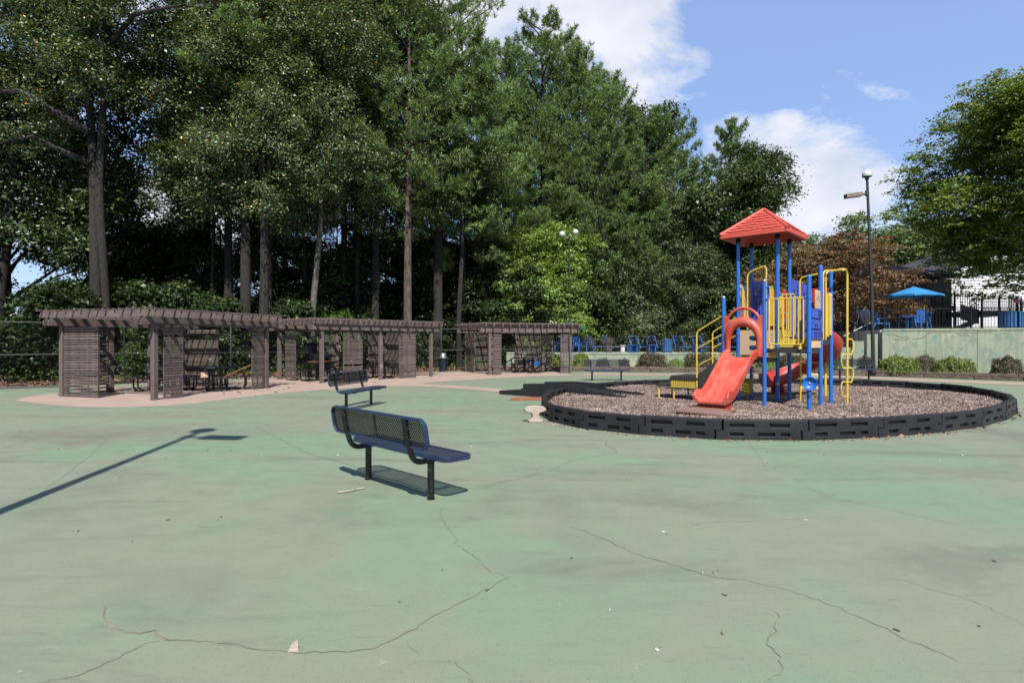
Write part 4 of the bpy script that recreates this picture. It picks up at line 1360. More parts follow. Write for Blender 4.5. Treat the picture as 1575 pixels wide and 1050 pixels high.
# the arch over the slide entrance
X0 = -U_ - 0.02
arch = MB()
c0 = yc
zs_ = 1.66
pts = [(X0, c0 - 0.36, 1.26), (X0, c0 - 0.36, zs_)] + [(X0, c0 + 0.36 * math.cos(a), zs_ + 0.40 * math.sin(a)) for a in [PI - PI * k / 18 for k in range(1, 18)]] + [(X0, c0 + 0.36, zs_), (X0, c0 + 0.36, 1.26)]
rr = [0.055, 0.07] + [0.075 + 0.045 * math.sin(PI * k / 18) for k in range(1, 18)] + [0.07, 0.055]
arch.tube(pts, rr, 12)
arch.build('slide_arch', MT['red'], PS, smooth=True)
ho = MB()
hp = [(X0, c0 + 0.435 * math.cos(a), 1.86 + 0.52 * math.sin(a)) for a in [PI * 0.88 - PI * 0.76 * k / 16 for k in range(17)]]
ho.tube(hp, 0.034, 10)
ho.build('arch_hoop', MT['red'], PS, smooth=True)
for s in (-1, 1):
    poly = [(c0 + s * 0.44, 1.25), (c0 + s * 0.44, 2.20), (c0 + s * 0.36, 2.20), (c0 + s * 0.30, 2.04), (c0 + s * 0.37, 1.8), (c0 + s * 0.37, 1.25)]
    MB().prism(poly, X0 - 0.03, X0 + 0.03, 'yz').build('arch_flange', MT['red'], PS, bevel=0.01)
MB().bar((X0, c0, 2.18), (X0, c0, 2.38), 0.03, 0.03).build('arch_strut', MT['red'], PS)

# yellow railings
def rail_panel(a, b, z0, z1, n, name='railing', r=0.0165):
    """A yellow barrier between two points: top bar on blue sockets, a round-cornered bottom loop and n uprights."""
    a, b = Vector(a), Vector(b)
    d = (b - a)
    L_ = d.length
    u = d.normalized()
    zt, zb = Vector((0, 0, z1)), Vector((0, 0, z0))
    root = MB().tube([a + u * 0.05 + zt, b - u * 0.05 + zt], r, 8).build(name, MT['yellow'], PS, smooth=True)
    MB().tube(rounded([a + u * 0.11 + zt, a + u * 0.11 + zb, b - u * 0.11 + zb, b - u * 0.11 + zt], 0.09, 5), r, 8).build('railing_loop', MT['yellow'], root, smooth=True)
    for k in range(n):
        q = a + u * (0.11 + (L_ - 0.22) * (k + 1) / (n + 1))
        MB().tube([q + zb, q + zt], r * 0.85, 6).build('bar', MT['yellow'], root, smooth=True)
    for q, s in ((a, 1), (b, -1)):
        MB().tube([q + u * s * 0.04 + zt, q + u * s * 0.10 + zt], 0.026, 8).build('rail_socket', MT['blue'], root, smooth=True)
    return root
r_ = rail_panel(nd(-1, 1) + Vector((-0.02, 0, 0)), nd(-1, 2) + Vector((-0.02, 0, 0)), 1.535, 2.56, 6)
for k in (0.18, 0.82):
    q = nd(-1, 1) + (nd(-1, 2) - nd(-1, 1)) * k
    mb = MB().lathe([(0.035, -0.012), (0.04, 0), (0.035, 0.012)], q + Vector((-0.045, 0, 1.46)), 12, (1, 0, 0))
    mb.tube([q + Vector((-0.035, 0, 1.46)), q + Vector((-0.03, 0, 1.54))], 0.012, 6)
    mb.build('rail_clamp', MT['yellow'], r_, smooth=True)
# handhold hoops between the decks
def hoop(pts, r=0.018, name='hand_hoop', rad=0.12):
    return MB().tube(rounded(pts, rad, 6), r, 8).build(name, MT['yellow'], PS, smooth=True)
hoop([(0.0, -0.23, 1.9), (0.0, -0.23, 3.30), (0.0, -0.68, 3.46), (0.0, -0.68, 1.9)])
rail_panel((0, 0, 0), (0.0, -0.25, 0), 1.98, 2.92, 1)
rail_panel((0, -0.66, 0), (0, -U_, 0), 1.98, 2.92, 1)
hoop([(0.0, -U_ - 0.50, 1.66), (0.0, -U_ - 0.50, 3.10), (0.0, -U_ - 0.92, 3.16)])
rail_panel((0, -U_, 0), (0, -U_ - 0.5, 0), 1.72, 2.72, 2)
rail_panel((0, -U_ + 0.0, 0), (U_ * 0.5, -U_, 0), 1.95, 2.75, 2)
rail_panel(nd(0.42, 2), nd(1, 2), 1.72, 2.75, 3)
# overhead hoop with the corkscrew pole beyond the right-hand deck
outer = w2l(8.05, 14.05)
for a in (0.12, 0.36):
    hoop([Vector((a * U_, -2 * U_ - 0.03, 1.64)), Vector((a * U_, -2 * U_ - 0.03, 3.24)), Vector((outer.x * 0.6 + 0.1, outer.y, 3.28))], name='climber_bar')
hoop([Vector((outer.x * 0.4, outer.y + 0.06, 3.27)), Vector((outer.x, outer.y, 3.34)), Vector((outer.x, outer.y, 0.08))], 0.026, 'climber_pole', 0.22)
lat = Vector((0.66, -0.75, 0))
for k, (za, zb) in enumerate(((1.65, 1.29), (1.29, 0.96), (0.96, 0.63), (0.63, 0.29))):
    s = 1 if k % 2 == 0 else -1
    q = Vector((outer.x, outer.y, 0))
    MB().tube(rounded([q + Vector((0, 0, za)), q + lat * s * 0.13 + Vector((0, 0, za + 0.01)), q + lat * s * 0.15 + Vector((0, 0, (za + zb) / 2)), q + lat * s * 0.10 + Vector((0, 0, zb - 0.02)), q + Vector((0, 0, zb + 0.01))], 0.07, 5), 0.016, 8).build('climbing_rung', MT['yellow'], PS, smooth=True)
# ladder under the right-hand deck
la, lb = w2l(7.2, 14.6), w2l(7.68, 14.5)
for q in (la, lb):
    MB().tube([q + Vector((0, 0, 0.08)), q + Vector((0, 0, 1.58))], 0.02, 8).build('ladder_upright', MT['yellow'], PS, smooth=True)
for z in (0.45, 0.78, 1.07, 1.36):
    MB().tube([la + Vector((0, 0, z)), lb + Vector((0, 0, z))], 0.018, 8).build('ladder_rung', MT['yellow'], PS, smooth=True)

# panels
def plate(a, b, z0, z1, th, m, name, wav=0.0, bev=0.006):
    """An upright board from a to b; its top edge may be scalloped."""
    a, b = Vector(a), Vector(b)
    u = (b - a).normalized()
    L_ = (b - a).length
    nrm = Vector((-u.y, u.x, 0)) * th / 2
    top = [(L_ * k / 16, z1 + wav * abs(math.sin(PI * 3 * k / 16)) - wav) for k in range(17)] if wav else [(0, z1), (L_, z1)]
    out = [(0, z0), (L_, z0)] + top[::-1]
    n = len(out)
    vs = [a + u * x + Vector((0, 0, z)) - nrm for x, z in out] + [a + u * x + Vector((0, 0, z)) + nrm for x, z in out]
    fs = [tuple(range(n)), tuple(range(2 * n - 1, n - 1, -1))] + [(i + n, (i + 1) % n + n, (i + 1) % n, i) for i in range(n)]
    return MB().add(vs, fs).build(name, m, PS, bevel=bev)
# tan riser with two rounded hand slots, between the slide deck and the tower
def slotted_plate(a, b, z0, z1, th, slots, m, name):
    a, b = Vector(a), Vector(b)
    u = (b - a).normalized()
    L_ = (b - a).length
    bm = bmesh.new()
    xs_ = sorted({0, L_} | {s[0] for s in slots} | {s[1] for s in slots})
    zz = sorted({z0, z1} | {s[2] for s in slots} | {s[3] for s in slots})
    mb = MB()
    nrm = Vector((-u.y, u.x, 0)) * th / 2
    for i in range(len(xs_) - 1):
        for j in range(len(zz) - 1):
            mx_, mz = (xs_[i] + xs_[i + 1]) / 2, (zz[j] + zz[j + 1]) / 2
            if any(s[0] < mx_ < s[1] and s[2] < mz < s[3] for s in slots):
                continue
            for sgn in (-1, 1):
                mb.add([a + u * x + Vector((0, 0, z)) + nrm * sgn for x, z in ((xs_[i], zz[j]), (xs_[i + 1], zz[j]), (xs_[i + 1], zz[j + 1]), (xs_[i], zz[j + 1]))], [(0, 1, 2, 3)])
    def edge(x0, z0_, x1, z1_):
        p_, q_ = a + u * x0 + Vector((0, 0, z0_)), a + u * x1 + Vector((0, 0, z1_))
        mb.add([p_ - nrm, q_ - nrm, q_ + nrm, p_ + nrm], [(0, 1, 2, 3)])
    for (x0, x1, za, zb) in [(0, L_, z0, z1)] + list(slots):
        edge(x0, za, x1, za)
        edge(x1, za, x1, zb)
        edge(x1, zb, x0, zb)
        edge(x0, zb, x0, za)
    # rounded slot ends filled by quarter wedges
    for (x0, x1, za, zb) in slots:
        r = (zb - za) / 2
        for cxx, sg in ((x0 + r, -1), (x1 - r, 1)):
            for sz in (-1, 1):
                ar = [(cxx + sg * r * math.cos(t), (za + zb) / 2 + sz * r * math.sin(t)) for t in [PI / 2 * k / 5 for k in range(6)]]
                pl = ar + [(cxx + sg * r, (za + zb) / 2 + sz * r)]
                for sgn in (-0.98, 0.98):
                    mb.add([a + u * x + Vector((0, 0, z)) + nrm * sgn for x, z in pl], [tuple(range(len(pl)))])
    return mb.build(name, m, PS)
slotted_plate((0.0, -0.05, 0), (0.0, -U_ + 0.05, 0), 1.27, 1.88, 0.03, [(0.22, 0.62, 1.62, 1.74), (0.22, 0.62, 1.38, 1.50)], MT['tan'], 'tan_riser_panel')
plate((0.0, -U_ - 0.05, 0), (0.0, -2 * U_ + 0.05, 0), 1.46, 1.66, 0.03, MT['yellow'], 'yellow_riser')
plate((0.05, -U_, 0), (U_ - 0.05, -U_, 0), 1.65, 1.88, 0.03, MT['yellow'], 'yellow_riser')
plate((0.05, -0.0, 0), (U_ - 0.05, -0.0, 0), 2.0, 3.05, 0.03, MT['tan'], 'wavy_tan_panel', 0.07)
plate((-U_ + 0.5, -2 * U_, 0), (-0.06, -2 * U_, 0), 2.34, 2.76, 0.03, MT['tan'], 'animal_panel', 0.05)
mb = MB()
for k, (x, z) in enumerate(((-0.36, 2.55), (-0.25, 2.60), (-0.14, 2.54))):
    mb.lathe([(0.022, -0.002), (0.022, 0.004)], (x, -2 * U_ - 0.02, z), 10, (0, -1, 0))
mb.build('panel_spots', MT['board'], PS)
# blue turning blocks with black curved marks
for k in range(3):
    z0 = 1.645 + 0.235 * k
    blk = MB().box(((-U_) / 2, -2 * U_, z0 + 0.105), (U_ - 0.14, 0.11, 0.205)).build('turning_block', MT['panel_blue'], PS, bevel=0.008)
    yf = -2 * U_ - 0.058
    marks = {0: [(-0.74, 1), (-0.60, 1), (-0.42, 1), (-0.25, 1), (-0.14, 1)], 1: [(-0.62, -1), (-0.48, -1), (-0.18, -1)], 2: [(-0.42, 1), (-0.28, 1), (-0.22, 1)]}[k]
    mb = MB()
    for (x, s) in marks:
        mb.tube([(x + s * 0.05 * math.cos(t), yf, z0 + 0.105 + 0.075 * math.sin(t)) for t in [-1.3 + 2.6 * q / 8 for q in range(9)]], 0.009, 5)
    mb.build('block_marks', MT['black_metal'], blk)
for k in range(7):
    MB().lathe([(0.042, 1.46), (0.042, 1.62)], (-U_ + 0.16 + 0.105 * k, -2 * U_, 0), 12).build('tan_rib', MT['tan'], PS, smooth=True)
# pierced violet climbing panels and the red hood
def pierced(a, b, z0, z1, slope, name, m):
    a, b = Vector(a), Vector(b)
    u = (b - a).normalized()
    L_ = (b - a).length
    nrm = Vector((-u.y, u.x, 0)) * 0.014
    nx, nz = 9, 24
    mb = MB()
    for i in range(nx):
        for j in range(nz):
            if 0 < i < nx - 1 and i % 2 == 1 and (j + 2 * i) % 6 in (1, 2, 3) and 1 < j < nz - 2:
                continue
            x0, x1 = L_ * i / nx, L_ * (i + 1) / nx
            q = []
            for (x, t) in ((x0, j), (x1, j), (x1, j + 1), (x0, j + 1)):
                z = z0 + (z1 - slope * x / L_ - z0) * t / nz
                sh_ = 0.0
                q.append(a + u * x + Vector((0, 0, z + sh_)))
            mb.add([v - nrm for v in q] + [v + nrm for v in q], [(0, 1, 2, 3), (7, 6, 5, 4), (0, 4, 5, 1), (1, 5, 6, 2), (2, 6, 7, 3), (3, 7, 4, 0)])
    return mb.build(name, m, PS)
pierced((U_, -0.05, 0), (U_, -0.45, 0), 1.92, 3.20, 0.12, 'pierced_panel', MT['violet'])
pierced((U_, -U_ - 0.05, 0), (U_, -U_ - 0.40, 0), 1.70, 3.18, 0.18, 'pierced_panel', MT['violet'])
plate((U_, -0.46, 0), (U_, -U_ + 0.05, 0), 1.9, 2.88, 0.04, MT['dark_red'], 'red_panel')
plate((U_, -U_ - 0.41, 0), (U_, -U_ - 0.50, 0), 1.63, 2.90, 0.05, MT['dark_red'], 'slide_hood')
plate((U_, -2 * U_ + 0.14, 0), (U_, -2 * U_ + 0.05, 0), 1.63, 2.90, 0.05, MT['dark_red'], 'slide_hood')
plate((U_, -U_ - 0.51, 0), (U_, -2 * U_ + 0.15, 0), 2.55, 2.90, 0.05, MT['dark_red'], 'slide_hood')
# yellow panel on the right-hand deck's outer side
plate(nd(0.93, 2) + Vector((0, -0.03, 0)), nd(0.70, 2) + Vector((0, -0.03, 0)), 1.75, 2.75, 0.03, MT['yellow'], 'yellow_panel', 0.04)
# steering wheel
q = Vector((U_ - 0.12, -0.80, 2.18))
wheel = MB()
ring = [(q.x, q.y + 0.15 * math.cos(t), q.z + 0.15 * math.sin(t)) for t in [2 * PI * k / 20 for k in range(21)]]
wheel.tube(ring, 0.022, 8, False)
for t in (PI / 2, PI * 7 / 6, PI * 11 / 6):
    wheel.bar(q, q + Vector((0, 0.14 * math.cos(t), 0.14 * math.sin(t))), 0.035, 0.02)
wheel = wheel.build('steering_wheel', MT['blue'], PS, smooth=True)
MB().lathe([(0.05, -0.02), (0.055, 0.0), (0.04, 0.03)], q, 14, (-1, 0, 0)).build('wheel_hub', MT['yellow'], wheel, smooth=True)
# talk dish on the front post
dn = Vector((-0.93, -0.36, 0)).normalized()
q = nd(-1, 2) + Vector((0, 0, 0.69)) + dn * 0.05
dish = MB().lathe([(0.026, -0.015), (0.086, 0.000), (0.142, 0.045), (0.150, 0.065), (0.142, 0.075), (0.129, 0.062), (0.112, 0.045), (0.090, 0.024), (0.052, 0.010), (0.017, 0.006)], q, 28, dn).build('talk_dish', MT['blue'], PS, smooth=True)
MB().lathe([(0.018, 0.0), (0.018, 0.022), (0.008, 0.03)], q, 12, dn).build('dish_bolt', MT['silver'], dish, smooth=True)
MB().tube([nd(-1, 2) + dn * 0.05 + Vector((0, 0, 0.60)), nd(-1, 2) + dn * 0.065 + Vector((0, 0, 0.42))], [0.05, 0.03], 10).build('dish_bracket', MT['blue'], dish, smooth=True)

# stair down from the slide deck to the transfer platform
for k in range(3):
    z = 1.22 - 0.135 * (k + 1)
    y = 0.02 + 0.21 * k
    MB().box((-U_ / 2, y + 0.10, z), (U_ - 0.08, 0.20, 0.03)).build('stair_tread', MT['deck_brown'], PS, bevel=0.004)
    MB().box((-U_ / 2, y + 0.012, z + 0.068), (U_ - 0.08, 0.02, 0.105)).build('stair_riser', MT['deck_brown'], PS)
for x in (-U_ + 0.015, -0.015):
    MB().prism([(0.0, 1.24), (0.06, 1.22), (0.66, 0.78), (0.66, 0.46), (0.0, 0.92)], x - 0.012, x + 0.012, 'yz').build('stringer', MT['deck_brown'], PS)
plat = MB().box((-U_ / 2, 1.01, 0.725), (U_ + 0.02, 0.68, 0.03)).build('transfer_platform', MT['deck_brown'], PS, bevel=0.006)
MB().box((-U_ / 2, 1.01, 0.675), (U_ + 0.08, 0.74, 0.066)).build('platform_rim', MT['deck_brown'], plat, bevel=0.006)
mb = MB()
for (o_, u_, w_) in (((-U_ - 0.015, 0.67, 0.46), (0, 1, 0), 0.68), ((-U_, 1.35, 0.46), (1, 0, 0), U_), ((0.015, 0.67, 0.46), (0, 1, 0), 0.68)):
    mb.lattice(o_, u_, (0, 0, 1), w_, 0.17, 0.058, 0.028, 0.004)
mb.build('pierced_skirt', MT['yellow'], plat)
st = MB().box((-U_ / 2, 1.60, 0.475), (U_ - 0.1, 0.44, 0.06)).build('lower_step', MT['deck_brown'], PS, bevel=0.008)
for x in (-U_ + 0.1, -0.1):
    MB().tube([(x, 1.74, 0.08), (x, 1.74, 0.45)], 0.022, 8).build('step_post', MT['yellow'], st, smooth=True)
for x, y in ((-U_ + 0.05, 1.3), (-0.05, 1.3)):
    MB().tube([(x, y, 0.08), (x, y, 0.62)], 0.022, 8).build('platform_post', MT['yellow'], plat, smooth=True)
for x in (-U_ - 0.02, 0.0):
    h = MB().tube(rounded([(x, 0.66, 0.46), (x, 0.66, 1.84), (x, 0.04, 2.20)], 0.08, 5), 0.018, 8).build('handrail', MT['yellow'], PS, smooth=True)
    for z0, z1 in ((1.42, 1.76), (0.99, 1.32)):
        MB().tube([(x, 0.66, z0), (x, 0.04, z1)], 0.016, 8).build('stair_rail', MT['yellow'], h, smooth=True)
# yellow step climber under the slide deck
stp = w2l(5.97, 14.85)
sp = MB()
sp.box(stp + Vector((0, 0, 0.47)), (0.012, 0.24, 0.40), Matrix.Rotation(0.15, 3, 'Z'))
sp = sp.build('step_panel', MT['yellow'], PS)
for k in range(9):
    for s in (-0.13, 0.13):
        MB().box(stp + Vector((-0.02, s, 0.29 + 0.045 * k)), (0.05, 0.045, 0.02)).build('tread_rib', MT['yellow'], sp)
for k in range(14):
    MB().box(stp + Vector((-0.02, -0.155, 0.72 + 0.04 * k)), (0.05, 0.05, 0.018)).build('tread_rib', MT['yellow'], sp)
MB().lattice((-U_ + 0.25, -U_ - 0.03, 1.22), (1, 0, 0), (0, 0, 1), 0.6, 0.17, 0.034, 0.018, 0.004).build('pierced_skirt', MT['yellow'], PS)

# the curved slide
cp = crom([w2l(7.36, 14.47, 1.64), w2l(7.62, 14.72, 1.62), w2l(8.05, 15.02, 1.46), w2l(8.34, 15.36, 1.22), w2l(8.36, 15.80, 0.98), w2l(8.05, 16.14, 0.74), w2l(7.6, 16.22, 0.53), w2l(7.2, 16.1, 0.42), w2l(6.98, 16.02, 0.40)], 7)
def curve_sect(t):
    h, b = 0.30, 0.20
    return [(-b - 0.10, h - 0.04), (-b - 0.095, h), (-b - 0.06, h + 0.005), (-b - 0.05, h - 0.02), (-b - 0.03, 0.10), (-b + 0.03, 0.02), (0, 0.0), (b - 0.03, 0.02), (b + 0.03, 0.10), (b + 0.05, h - 0.06),
            (b + 0.06, h - 0.035), (b + 0.095, h - 0.04), (b + 0.10, h - 0.08), (b + 0.05, 0.03), (b - 0.04, -0.05), (-b + 0.04, -0.05), (-b - 0.05, 0.03)]
cs = loft(cp, curve_sect).build('curved_slide', MT['dark_red'], PS, smooth=True)
q = w2l(7.35, 16.1)
MB().prism([(-0.16, 0.38), (0.16, 0.38), (0.12, 0.08), (-0.12, 0.08)], -0.17, 0.17).build('slide_foot', MT['dark_red'], cs).location = q
mb = MB().tube([w2l(8.33, 15.55, 0.08), w2l(8.33, 15.55, 1.05)], 0.03, 8)
mb.build('slide_support', MT['yellow'], cs, smooth=True)

# wear mat at the slide's foot
wm = thing('wear_mat', 'worn red brown wear mat lying tilted on the mulch at the foot of the slide', 'mat', (3.86, 11.72, 0.20), -0.42)
MB().box((0, 0, 0), (1.0, 0.62, 0.035), Matrix.Rotation(0.05, 3, 'Y') @ Matrix.Rotation(0.03, 3, 'X')).build('mat_board', MT['mat_red'], wm, bevel=0.005)
MB().bar((-0.30, 0.36, 0.03), (0.58, 0.31, 0.01), 0.06, 0.035).build('raised_lip', MT['board'], wm, bevel=0.005)
# ------------------------------------------------------------------ timber edging, beds, terrace walls
TL = [(-0.6, 32.2), (1.2, 31.6), (3.22, 31.3), (5.30, 31.15), (7.23, 30.7), (9.08, 30.2), (10.9, 29.65), (12.8, 28.75), (14.54, 27.9), (16.4, 27.2), (18.23, 25.95), (19.49, 24.75), (20.66, 23.7), (22.4, 22.4), (24.2, 21.3), (26.5, 20.0), (29, 18.6), (32, 17.2)]
te = thing('timber_edging', 'low weathered timber edging stacked two high along the planting bed', 'edging', (0, 0, 0))
for lvl in (0, 1):
    for a, b in zip(TL[:-1], TL[1:]):
        A, B = Vector((a[0], a[1], 0.07 + 0.135 * lvl)), Vector((b[0], b[1], 0.07 + 0.135 * lvl))
        d = (B - A).normalized()
        A, B = A - d * (0.1 if lvl else -0.05), B + d * (-0.12 if lvl else 0.02)
        nrm = Vector((-d.y, d.x, 0))
        off = nrm * (0.015 + rnd.uniform(-0.012, 0.012))
        MB().bar(A + off, B + off + Vector((0, 0, rnd.uniform(-0.008, 0.008))), 0.13, 0.13).build('timber', MT['timber'], te, bevel=0.018)
bed = [(x, y + 0.06) for x, y in TL]
back = [(34, 21.2), (28, 23.9), (22.8, 26.2), (17.9, 28.4), (17.2, 29.8), (11, 32.3), (2, 33.8), (-0.6, 34.3)]
struct(sheet('planting_bed', bed + back, 0.17, MT['dirt']))
struct(MB().prism([(-0.3, 34.35), (2, 33.95), (11, 32.45), (17.2, 29.95), (17.95, 28.7), (20, 40), (20, 70), (-0.3, 70)], -0.02, 0.93, 'xy').build('pool_deck', MT['pool_conc']))
struct(MB().prism([(18.0, 28.62), (22.8, 26.45), (28, 24.15), (36, 20.5), (80, 30), (80, 95), (20.1, 95), (20.1, 40)], -0.02, 2.17, 'xy').build('upper_terrace', MT['pool_conc']))
def wall_run(pts, h, th, name, label):
    t = thing(name, label, 'wall', (pts[0][0], pts[0][1], 0))
    o = Vector((pts[0][0], pts[0][1], 0))
    for a, b in zip(pts[:-1], pts[1:]):
        A, B = Vector((*a, 0)) - o, Vector((*b, 0)) - o
        MB().bar(A + Vector((0, 0, (h - 0.1) / 2 + 0.0)), B + Vector((0, 0, (h - 0.1) / 2)), th, h - 0.1, (0, 0, 1)).build('wall_panel', MT['wall'], t)
        MB().bar(A + Vector((0, 0, h - 0.048)), B + Vector((0, 0, h - 0.048)), th + 0.05, 0.1, (0, 0, 1)).build('coping', MT['wall'], t, bevel=0.012)
    return t
wall_run([(-0.3, 34.2), (2, 33.8), (11, 32.3), (17.1, 29.8)], 0.97, 0.22, 'low_wall', 'low pale green concrete wall along the pool deck behind the bench')
uw = wall_run([(17.95, 28.38), (22.8, 26.2), (28, 23.9), (36, 20.25)], 2.2, 0.24, 'retaining_wall', 'tall peeling green retaining wall on the right behind the shrubs')
for (x, y, w, h) in ((17.60, 28.62, 0.46, 1.95), (17.12, 28.95, 0.48, 1.62), (16.7, 29.3, 0.46, 1.30)):
    MB().box((x - 17.95, y - 28.38, h / 2), (w, 0.34, h), Matrix.Rotation(-0.45, 3, 'Z')).build('stepped_pier', MT['wall'], uw, bevel=0.01)
# joints and a dirty foot on the retaining wall
# cracks in the retaining wall's face
e = Vector((4.85, -2.18, 0)).normalized()
nf = Vector((-0.41, -0.912, 0))
def wpt(s, z):
    return e * s + nf * 0.122 + Vector((0, 0, z))
for ln in ([(0.2, 1.95), (0.55, 1.90), (0.75, 1.78), (1.0, 1.80), (1.05, 1.70), (0.7, 1.66), (0.4, 1.72)], [(1.2, 1.72), (1.6, 1.75), (1.9, 2.02), (2.6, 2.03), (3.3, 2.0), (4.2, 2.02)], [(2.9, 1.98), (3.1, 1.86), (3.25, 1.93), (3.4, 1.85)]):
    mb = MB()
    for a, b in zip(ln[:-1], ln[1:]):
        mb.bar(wpt(*a), wpt(*b), 0.004, 0.022, (0, 0, 1))
    mb.build('wall_crack', MT['timber'], uw)
for s_ in (1.75, 3.7):
    MB().bar(wpt(s_, 0.2), wpt(s_, 2.08), 0.016, 0.006, tuple(nf)).build('wall_joint', MT['timber'], uw)

# stair with brick risers between the terraces
stair = thing('garden_stair', 'narrow stair with brick risers climbing between the pool deck and the upper terrace', 'stairs', (17.7, 31.4, 0.93))
for k in range(7):
    x = 0.34 * k
    MB().box((x, 0, 0.09 + 0.09 * k), (0.335, 1.3, 0.17 + 0.18 * k)).build('step', MT['brick'], stair, bevel=0.01)
    MB().box((x - 0.02, 0, 0.195 + 0.18 * k), (0.36, 1.36, 0.03)).build('tread', MT['pool_conc'], stair)
for y in (-0.72, 0.72):
    MB().tube([(-0.3, y, 0.95), (2.2, y, 2.2)], 0.022, 6).build('handrail', MT['black_metal'], stair, smooth=True)
    for k in range(11):
        MB().tube([(-0.25 + 0.24 * k, y, 0.0), (-0.25 + 0.24 * k, y, 0.97 + 0.12 * k)], 0.009, 5).build('picket', MT['black_metal'], stair)

def picket_fence(name, label, pts, z0, h, rails=(0.96, 0.08), step=0.115, pr=0.0065, post_every=1.9):
    t = thing(name, label, 'fence', (pts[0][0], pts[0][1], z0))
    o = Vector((pts[0][0], pts[0][1], 0))
    for a, b in zip(pts[:-1], pts[1:]):
        A, B = Vector((*a, 0)) - o, Vector((*b, 0)) - o
        d = B - A
        L_ = d.length
        u = d.normalized()
        n = max(1, round(L_ / post_every))
        for k in range(n + 1):
            MB().box(A + d * (k / n) + Vector((0, 0, h / 2 + 0.02)), (0.05, 0.05, h + 0.04)).build('fence_post', MT['black_metal'], t)
        for r in rails:
            MB().bar(A + Vector((0, 0, h * r)), B + Vector((0, 0, h * r)), 0.035, 0.03).build('rail', MT['black_metal'], t)
        m = MB()
        for k in range(int(L_ / step)):
            q = A + u * (step * (k + 0.5))
            m.box(q + Vector((0, 0, h / 2)), (pr * 2, pr * 2, h * 0.9))
        m.build('pickets', MT['black_metal'], t)['kind'] = 'stuff'
    return t
picket_fence('picket_fence', 'black picket fence along the top of the low wall at the pool deck', [(2.4, 33.95), (11.05, 32.5), (16.9, 30.1)], 0.95, 0.92)
picket_fence('picket_fence', 'black picket fence on top of the tall retaining wall at the right', [(18.15, 28.55), (22.85, 26.42), (28.05, 24.1), (36, 20.6)], 2.19, 1.0)
picket_fence('picket_fence', 'black picket fence at the far side of the pool deck before the woods', [(-0.1, 46), (18, 44)], 0.95, 1.2)

# ------------------------------------------------------------------ poolside furniture
FB = MT['furn_blue']
def make_lounger():
    t = thing('sun_lounger', 'x', 'sun lounger')
    m = MB()
    for x in (-0.30, 0.30):
        m.tube([(x, -0.85, 0.34), (x, 0.35, 0.34)], 0.024, 6)
        m.tube([(x, 0.28, 0.34), (x, 0.72, 0.98)], 0.024, 6)
    m.tube([(-0.3, -0.85, 0.34), (0.3, -0.85, 0.34)], 0.022, 6)
    m.tube([(-0.3, 0.72, 0.98), (0.3, 0.72, 0.98)], 0.022, 6)
    m.tube(rounded([(-0.3, 0.6, 0.80), (0, 0.57, 0.72), (0.3, 0.6, 0.80)], 0.1, 4), 0.018, 6)
    m.build('frame', FB, t, smooth=True)
    for x in (-0.3, 0.3):
        MB().tube([(x, -0.72, 0.34), (x, -0.78, 0.0)], 0.022, 6).build('leg', FB, t)
        MB().tube([(x, 0.20, 0.34), (x, 0.42, 0.0)], 0.022, 6).build('leg', FB, t)
        MB().tube([(x, 0.55, 0.70), (x, 0.30, 0.02)], 0.018, 6).build('leg', FB, t)
    MB().box((0, -0.25, 0.335), (0.56, 1.15, 0.012)).build('sling_seat', MT['sling'], t)
    MB().bar((0, 0.31, 0.36), (0, 0.71, 0.965), 0.56, 0.012, (1, 0, 0)).build('sling_back', MT['sling'], t)
    return t
lg = make_lounger()
for i, (x, y, a, lab) in enumerate([(5.35, 36.6, 1.75, 'blue framed lounger in profile behind the dead planter, left one of two'), (6.35, 36.4, 1.75, 'blue framed lounger in profile just right of the dead planter'),
                                   (7.75, 36.0, 0.25, 'blue lounger with black sling, first left of the ribbed blue bin pair'), (8.75, 35.8, 0.2, 'blue lounger with black sling directly left of the ribbed round bin'),
                                   (10.35, 35.5, 0.2, 'blue lounger with black sling directly right of the ribbed round bin'), (11.45, 35.3, 0.2, 'blue lounger with black sling behind the stair handrail of the play structure'),
                                   (12.9, 35.0, 0.2, 'blue lounger with black sling seen beside the slide arch'), (13.9, 34.7, 0.25, 'blue lounger with black sling seen through the slide arch')]):
    b = lg if i == 0 else copy_tree(lg)
    b.location = (x, y, 0.93)
    b.rotation_euler = (0, 0, a)
    tag(b, lab, 'sun lounger', 'blue loungers on the pool deck')
st0 = thing('side_table', 'x', 'side table')
MB().box((0, 0, 0.46), (0.50, 0.50, 0.035)).build('table_top', FB, st0)
for x in (-0.19, 0.19):
    MB().box((x, 0, 0.222), (0.04, 0.40, 0.44)).build('table_side', FB, st0)
MB().box((0, 0.1, 0.222), (0.338, 0.03, 0.44)).build('table_back', FB, st0)
for i, (x, y, lab) in enumerate([(7.15, 34.7, 'blue plastic side table left of the first pair of loungers'), (8.2, 34.5, 'blue plastic side table just left of the ribbed round bin'),
                                (10.75, 34.0, 'blue plastic side table between the loungers right of the ribbed bin'), (12.15, 33.6, 'blue plastic side table seen behind the slide handrails')]):
    b = st0 if i == 0 else copy_tree(st0)
    b.location = (x, y, 0.93)
    b.rotation_euler = (0, 0, 0.2)
    tag(b, lab, 'side table', 'blue side tables on the pool deck')
